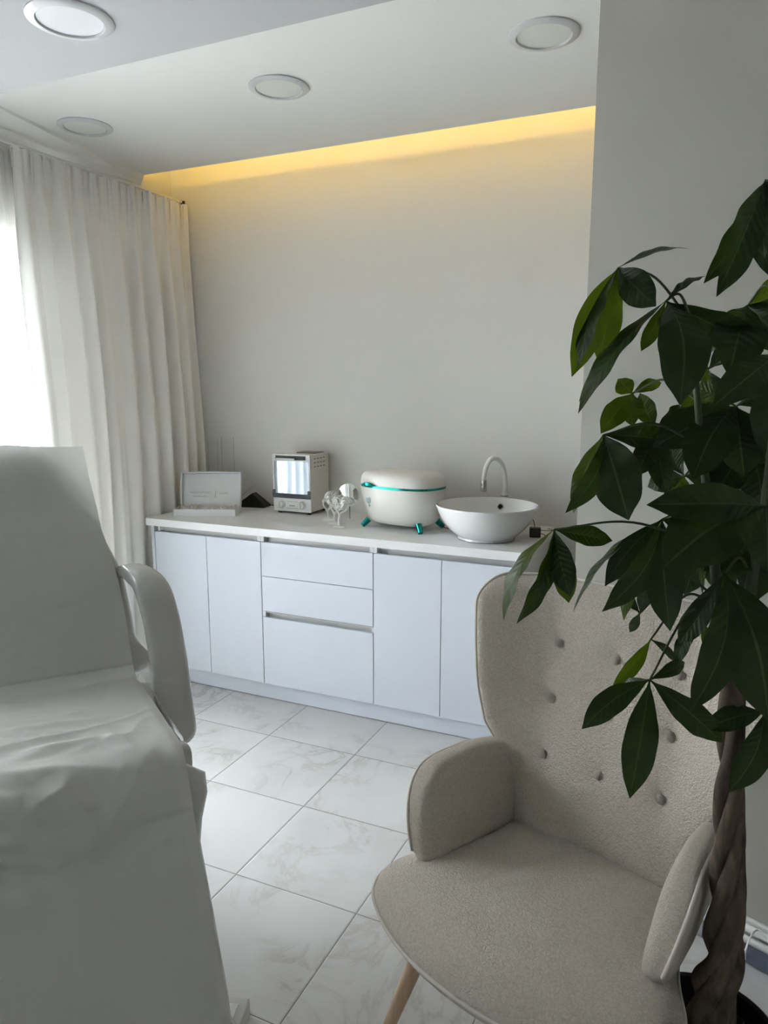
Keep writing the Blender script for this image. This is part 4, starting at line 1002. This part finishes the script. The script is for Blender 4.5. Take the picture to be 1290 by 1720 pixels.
LEAVES=[
 ((-0.206, 1.623, 1.865),1.15,'a',[((-0.274, 1.528, 1.643),0.033,(0.53, -0.83, 0.19),'y'),((-0.254, 1.497, 1.666),0.03,(-0.52, -0.66, 0.54),'d'),((-0.234, 1.618, 1.669),0.0298,(0.41, -0.91, -0.04),'y'),((-0.125, 1.588, 1.781),0.0351,(-0.4, -0.92, -0.01),'d'),((-0.075, 1.724, 1.909),0.0214,(-0.03, -0.37, 0.93),'d')]),
 ((-0.106, 1.565, 1.788),1.15,'a',[((-0.063, 1.458, 1.589),0.0465,(0.19, -0.85, 0.5),'d'),((-0.243, 1.44, 1.572),0.0355,(-0.59, -0.48, 0.65),'d'),((-0.252, 1.496, 1.593),0.0316,(-0.6, -0.5, 0.63),'y'),((-0.148, 1.584, 1.694),0.016,(0.27, -0.91, -0.31),'y'),((0.078, 1.698, 1.694),0.0358,(0.3, -0.79, -0.54),'d'),((-0.041, 1.66, 1.843),0.016,(-0.14, -0.42, 0.89),'d')]),
 ((0.056, 1.717, 2.029),1.3,'b',[((-0.041, 1.601, 1.822),0.032,(0.74, -0.67, 0.03),'d'),((-0.016, 1.55, 1.79),0.0374,(0.7, -0.67, 0.25),'d'),((0.065, 1.693, 1.878),0.0309,(-0.33, -0.94, 0.13),'d'),((0.088, 1.752, 1.841),0.0314,(-0.31, -0.92, -0.22),'d'),((0.157, 1.737, 1.892),0.0309,(0.16, -0.99, -0.03),'d')]),
 ((0.042, 1.699, 1.787),1.3,'b',[((0.017, 1.594, 1.643),0.0513,(0.32, -0.79, 0.52),'d'),((0.128, 1.698, 1.693),0.0375,(-0.26, -0.93, -0.24),'d'),((-0.038, 1.736, 1.705),0.0259,(0.03, -0.9, -0.44),'d'),((-0.049, 1.75, 1.687),0.0181,(-0.51, -0.86, 0.02),'y'),((0.104, 1.825, 1.837),0.0259,(0.86, -0.49, 0.17),'y'),((0.144, 1.777, 1.781),0.0318,(0.53, -0.73, -0.43),'d')]),
 ((-0.168, 1.659, 1.609),1.1,'a',[((-0.197, 1.641, 1.64),0.0212,(0.12, -0.9, -0.42),'y'),((-0.113, 1.689, 1.632),0.0146,(0.3, -0.87, 0.39),'y'),((-0.218, 1.577, 1.527),0.0262,(0.19, -0.75, 0.64),'y'),((-0.158, 1.618, 1.54),0.0197,(-0.23, -0.85, 0.48),'y'),((-0.142, 1.684, 1.559),0.0094,(0.03, -0.9, -0.43),'d')]),
 ((-0.21, 1.557, 1.525),1.05,'a',[((-0.261, 1.451, 1.375),0.0238,(0.64, -0.71, 0.29),'d'),((-0.255, 1.508, 1.366),0.0215,(-0.33, -0.87, 0.37),'y'),((-0.141, 1.459, 1.368),0.0503,(-0.27, -0.87, 0.42),'d'),((-0.085, 1.634, 1.51),0.0283,(0.52, -0.8, 0.29),'d'),((-0.155, 1.6, 1.438),0.0219,(0.54, -0.84, -0.06),'d'),((-0.19, 1.624, 1.472),0.0156,(0.69, -0.57, -0.44),'y')]),
 ((0.099, 1.572, 1.686),1.3,'b',[((-0.007, 1.472, 1.588),0.0355,(0.2, -0.79, 0.58),'d'),((0.094, 1.555, 1.489),0.0408,(-0.33, -0.94, 0.09),'d'),((0.195, 1.604, 1.622),0.0347,(0.33, -0.94, 0.03),'d')]),
 ((0.034, 1.635, 1.585),1.25,'b',[((-0.033, 1.501, 1.448),0.0468,(0.03, -0.72, 0.69),'d'),((0.059, 1.62, 1.446),0.0431,(0.2, -0.97, 0.14),'d'),((-0.113, 1.553, 1.502),0.041,(0.21, -0.86, 0.47),'d'),((0.115, 1.694, 1.465),0.0416,(-0.03, -0.89, -0.46),'d'),((-0.067, 1.688, 1.635),0.0191,(-0.49, -0.87, -0.05),'y'),((0.106, 1.764, 1.623),0.0294,(0.83, -0.52, 0.18),'d')]),
 ((0.093, 1.484, 1.408),1.2,'b',[((-0.104, 1.373, 1.413),0.0371,(0.45, -0.79, 0.42),'d'),((-0.068, 1.325, 1.309),0.0614,(0.27, -0.69, 0.67),'d'),((0.105, 1.467, 1.29),0.034,(-0.33, -0.94, 0.1),'d'),((0.208, 1.53, 1.376),0.034,(0.31, -0.92, -0.23),'d')]),
 ((-0.289, 1.486, 1.333),1.0,'a',[((-0.376, 1.433, 1.142),0.0271,(-0.68, -0.56, 0.47),'y'),((-0.339, 1.396, 1.151),0.0262,(0.87, -0.49, 0.0),'d'),((-0.256, 1.505, 1.175),0.0258,(-0.02, -0.99, -0.12),'y'),((-0.241, 1.43, 1.211),0.0276,(-0.17, -0.92, 0.36),'d'),((-0.178, 1.532, 1.31),0.0217,(0.42, -0.81, 0.41),'d')]),
 ((-0.085, 1.539, 1.361),1.08,'a',[((-0.176, 1.411, 1.193),0.0288,(0.6, -0.76, 0.25),'d'),((-0.242, 1.476, 1.164),0.0325,(-0.75, -0.14, 0.64),'d'),((-0.183, 1.491, 1.223),0.0238,(-0.12, -0.91, 0.4),'d'),((-0.146, 1.527, 1.145),0.0281,(-0.59, -0.78, 0.21),'y'),((-0.052, 1.429, 1.166),0.0375,(-0.27, -0.86, 0.44),'d'),((-0.001, 1.592, 1.202),0.0235,(0.85, -0.43, 0.31),'d'),((0.007, 1.597, 1.324),0.0375,(0.58, -0.77, 0.27),'d')]),
 ((0.034, 1.467, 1.28),1.15,'b',[((-0.006, 1.339, 1.049),0.0351,(0.29, -0.86, 0.42),'d'),((0.121, 1.383, 1.04),0.0581,(0.18, -0.91, 0.38),'d'),((0.048, 1.507, 1.163),0.0177,(-0.23, -0.91, -0.34),'y'),((0.12, 1.565, 1.298),0.02,(0.48, -0.55, 0.68),'d'),((-0.038, 1.515, 1.116),0.024,(-0.45, -0.89, -0.06),'d')]),
 ((-0.082, 1.419, 1.067),1.02,'a',[((-0.189, 1.312, 0.992),0.0258,(0.12, -0.65, 0.75),'d'),((-0.097, 1.31, 0.875),0.0315,(0.33, -0.83, 0.45),'d'),((0.054, 1.459, 0.948),0.0286,(0.2, -0.97, -0.09),'d'),((-0.133, 1.446, 1.037),0.0091,(-0.59, -0.73, 0.34),'g'),((-0.024, 1.504, 1.082),0.0146,(0.72, -0.57, 0.39),'d')]),
 ((0.123, 1.501, 1.006),1.12,'b',[((0.07, 1.418, 0.87),0.0283,(0.24, -0.87, 0.44),'d'),((0.019, 1.447, 0.974),0.0238,(0.13, -0.68, 0.72),'d'),((0.19, 1.509, 0.888),0.0298,(0.38, -0.91, 0.15),'d')]),
 ((-0.09, 1.503, 1.12),1.03,'a',[((-0.152, 1.436, 1.033),0.0158,(0.52, -0.81, 0.25),'y'),((-0.041, 1.548, 1.064),0.0109,(0.82, -0.45, 0.36),'g')]),
 ((-0.116, 1.533, 1.163),1.05,'a',[((-0.115, 1.564, 1.208),0.0141,(0.35, -0.78, 0.53),'g'),((-0.132, 1.518, 1.124),0.0102,(0.34, -0.92, 0.2),'g'),((-0.162, 1.554, 1.209),0.0129,(-0.23, -0.95, 0.2),'d')]),
 ((-0.054, 1.679, 1.434),1.1,'a',[((-0.126, 1.663, 1.409),0.0267,(0.05, -0.91, 0.4),'g'),((-0.084, 1.654, 1.377),0.0226,(0.38, -0.9, 0.18),'y'),((-0.038, 1.706, 1.366),0.0201,(-0.13, -0.91, -0.4),'y'),((0.021, 1.737, 1.444),0.0334,(0.62, -0.78, -0.07),'d'),((-0.085, 1.734, 1.506),0.0243,(-0.4, -0.8, 0.44),'d')]),
 ((-0.116, 1.625, 1.534),1.15,'a',[((-0.142, 1.562, 1.442),0.0269,(0.46, -0.79, 0.4),'d'),((-0.082, 1.583, 1.406),0.0256,(-0.26, -0.94, 0.24),'d'),((-0.149, 1.624, 1.61),0.022,(-0.17, -0.98, -0.09),'y'),((-0.05, 1.682, 1.561),0.0391,(0.66, -0.75, -0.0),'d'),((-0.137, 1.654, 1.445),0.0171,(-0.28, -0.93, -0.24),'y')]),
 ((-0.024, 1.779, 1.662),1.2,'b',[((-0.063, 1.709, 1.559),0.0337,(0.46, -0.8, 0.37),'y'),((-0.12, 1.738, 1.674),0.0204,(0.41, -0.89, 0.2),'d'),((0.008, 1.774, 1.558),0.0409,(-0.27, -0.96, -0.03),'d'),((0.031, 1.818, 1.739),0.0272,(0.45, -0.88, 0.13),'d'),((-0.066, 1.797, 1.741),0.0206,(-0.33, -0.94, 0.04),'d')]),
 ((0.073, 1.745, 1.484),1.2,'b',[((0.008, 1.675, 1.387),0.0396,(-0.03, -0.8, 0.6),'d'),((0.103, 1.709, 1.337),0.0396,(0.2, -0.94, 0.27),'d'),((0.167, 1.779, 1.434),0.0398,(0.15, -0.93, -0.33),'d'),((0.031, 1.74, 1.56),0.0305,(-0.21, -0.96, -0.18),'d')]),
 ((0.019, 1.748, 1.391),1.15,'b',[((-0.071, 1.674, 1.33),0.0379,(0.21, -0.76, 0.62),'d'),((0.005, 1.694, 1.253),0.0379,(-0.26, -0.89, 0.38),'d'),((0.099, 1.763, 1.274),0.0409,(0.33, -0.94, 0.11),'d'),((0.063, 1.78, 1.455),0.03,(0.37, -0.91, 0.2),'d')]),
 ((-0.021, 1.69, 1.298),1.1,'b',[((-0.1, 1.627, 1.27),0.0334,(0.35, -0.71, 0.61),'d'),((-0.119, 1.623, 1.177),0.0296,(0.37, -0.91, 0.2),'d'),((-0.036, 1.661, 1.177),0.0336,(-0.26, -0.93, 0.26),'d'),((0.058, 1.703, 1.177),0.0336,(0.37, -0.92, 0.14),'d')]),
 ((0.074, 1.649, 1.32),1.12,'b',[((-0.004, 1.578, 1.253),0.038,(0.09, -0.74, 0.67),'d'),((0.101, 1.636, 1.187),0.0383,(0.24, -0.96, 0.14),'d'),((0.152, 1.67, 1.248),0.0383,(0.03, -0.97, -0.26),'d')]),
 ((0.003, 1.605, 1.144),1.05,'b',[((-0.03, 1.587, 1.126),0.0091,(0.39, -0.9, 0.2),'o'),((-0.042, 1.588, 1.039),0.0156,(-0.3, -0.91, 0.28),'d'),((0.036, 1.628, 1.064),0.013,(-0.04, -0.96, -0.29),'y')]),
 ((0.094, 1.76, 1.573),1.25,'b',[((0.037, 1.746, 1.635),0.0264,(0.3, -0.95, 0.05),'d'),((0.151, 1.77, 1.485),0.0396,(0.25, -0.97, 0.06),'d'),((0.03, 1.715, 1.485),0.0396,(-0.06, -0.87, 0.49),'d'),((0.129, 1.788, 1.635),0.033,(-0.13, -0.88, 0.46),'d')]),
]

def leaflet(me_v, me_f, uvs, mats, hub, tip, hw, nrm, mi, rng):
    ax = tip - hub; L = ax.length; ax.normalize(); side = nrm.cross(ax).normalized(); nz = ax.cross(side).normalized()
    if nz.dot(nrm) < 0: nz = -nz
    nu, nv = 10, 26; base = len(me_v)
    bend = rng.uniform(.06, .16) * L; fold = rng.uniform(.10, .32); ph = rng.uniform(0, 6.28); wv = rng.uniform(.05, .13)
    sidebend = rng.uniform(-.06, .06) * L
    stalk = .035
    for j in range(nv + 1):
        t = j / nv
        if t < stalk: w = .0018
        else:
            q = (t - stalk) / (1 - stalk)
            w = hw * max(0.0, (sin(pi * q ** 1.12) ** .82) * (1.02 - .10 * q)) if q < 1 else 0
            w = hw * (sin(pi * min(1, q ** 1.18 * 1.0))) ** .78 if 0 < q < 1 else 0
            if q > .86: w *= 1 - .35 * ((q - .86) / .14)
            w = max(w, .0016 * (1 - q) + .0004)
        c = hub + ax * (L * t) + nz * (bend * sin(pi * t)) + side * (sidebend * sin(pi * t))
        for i in range(nu + 1):
            s = -1 + 2 * i / nu
            x = s * w; lift = fold * abs(x) * 1.0 - .10 * w * s * s + wv * w * sin(t * 21 + ph + (1.5 if s > 0 else 0)) * s * s
            p = c + side * x + nz * lift; me_v.append(p)
            uvs.append((i / nu, t))
    for j in range(nv):
        for i in range(nu):
            q = base + j * (nu + 1) + i; me_f.append((q, q + 1, q + nu + 2, q + nu + 1)); mats.append(mi)
MI = {'d': 0, 'y': 1, 'g': 2, 'o': 3}
def leaf_object(hub, lv, parent, rng, offs):
    V, Fc, UV, MT = [], [], [], []
    for tip, hw, n, m in lv: leaflet(V, Fc, UV, MT, Vector(hub) - offs, Vector(tip) - offs, hw, Vector(n).normalized(), MI[m], rng)
    me = bpy.data.meshes.new('leaf'); me.from_pydata([tuple(v) for v in V], [], Fc); me.update()
    ul = me.uv_layers.new(name='UVMap')
    li = [0] * len(me.loops); me.loops.foreach_get('vertex_index', li)
    flat = []
    for i in li: flat += UV[i]
    ul.data.foreach_set('uv', flat)
    for k in ('leaf_d', 'leaf_backlit', 'leaf_g', 'leaf_o'): me.materials.append(M[k])
    me.polygons.foreach_set('material_index', MT); me.polygons.foreach_set('use_smooth', [True] * len(Fc)); me.update()
    o = bpy.data.objects.new('leaf', me); col.objects.link(o); o.parent = parent
    return o
rng = random.Random(12)
for hub, za, st_, lv in LEAVES:
    lf = leaf_object(hub, lv, pl, rng, off)
    H = Vector(hub); S = SA if st_ == 'a' else SB
    zt = max(1.05, min(H.z - .02 if H.z > 1.2 else 1.16 + (H.z - .9) * .2, S[-1].z))
    A = min(S, key=lambda p: abs(p.z - zt)); mid = A.lerp(H, .5) + Vector((0, 0, .035 if H.z > 1.2 else .06))
    pts = catmull([A - off, mid - off, H - off], 8)
    b = MB(); b.tube(pts, [.0030 - .0010 * i / (len(pts) - 1) for i in range(len(pts))], 8); b.build('leaf_stalk', M['twig'], lf, smooth=80)
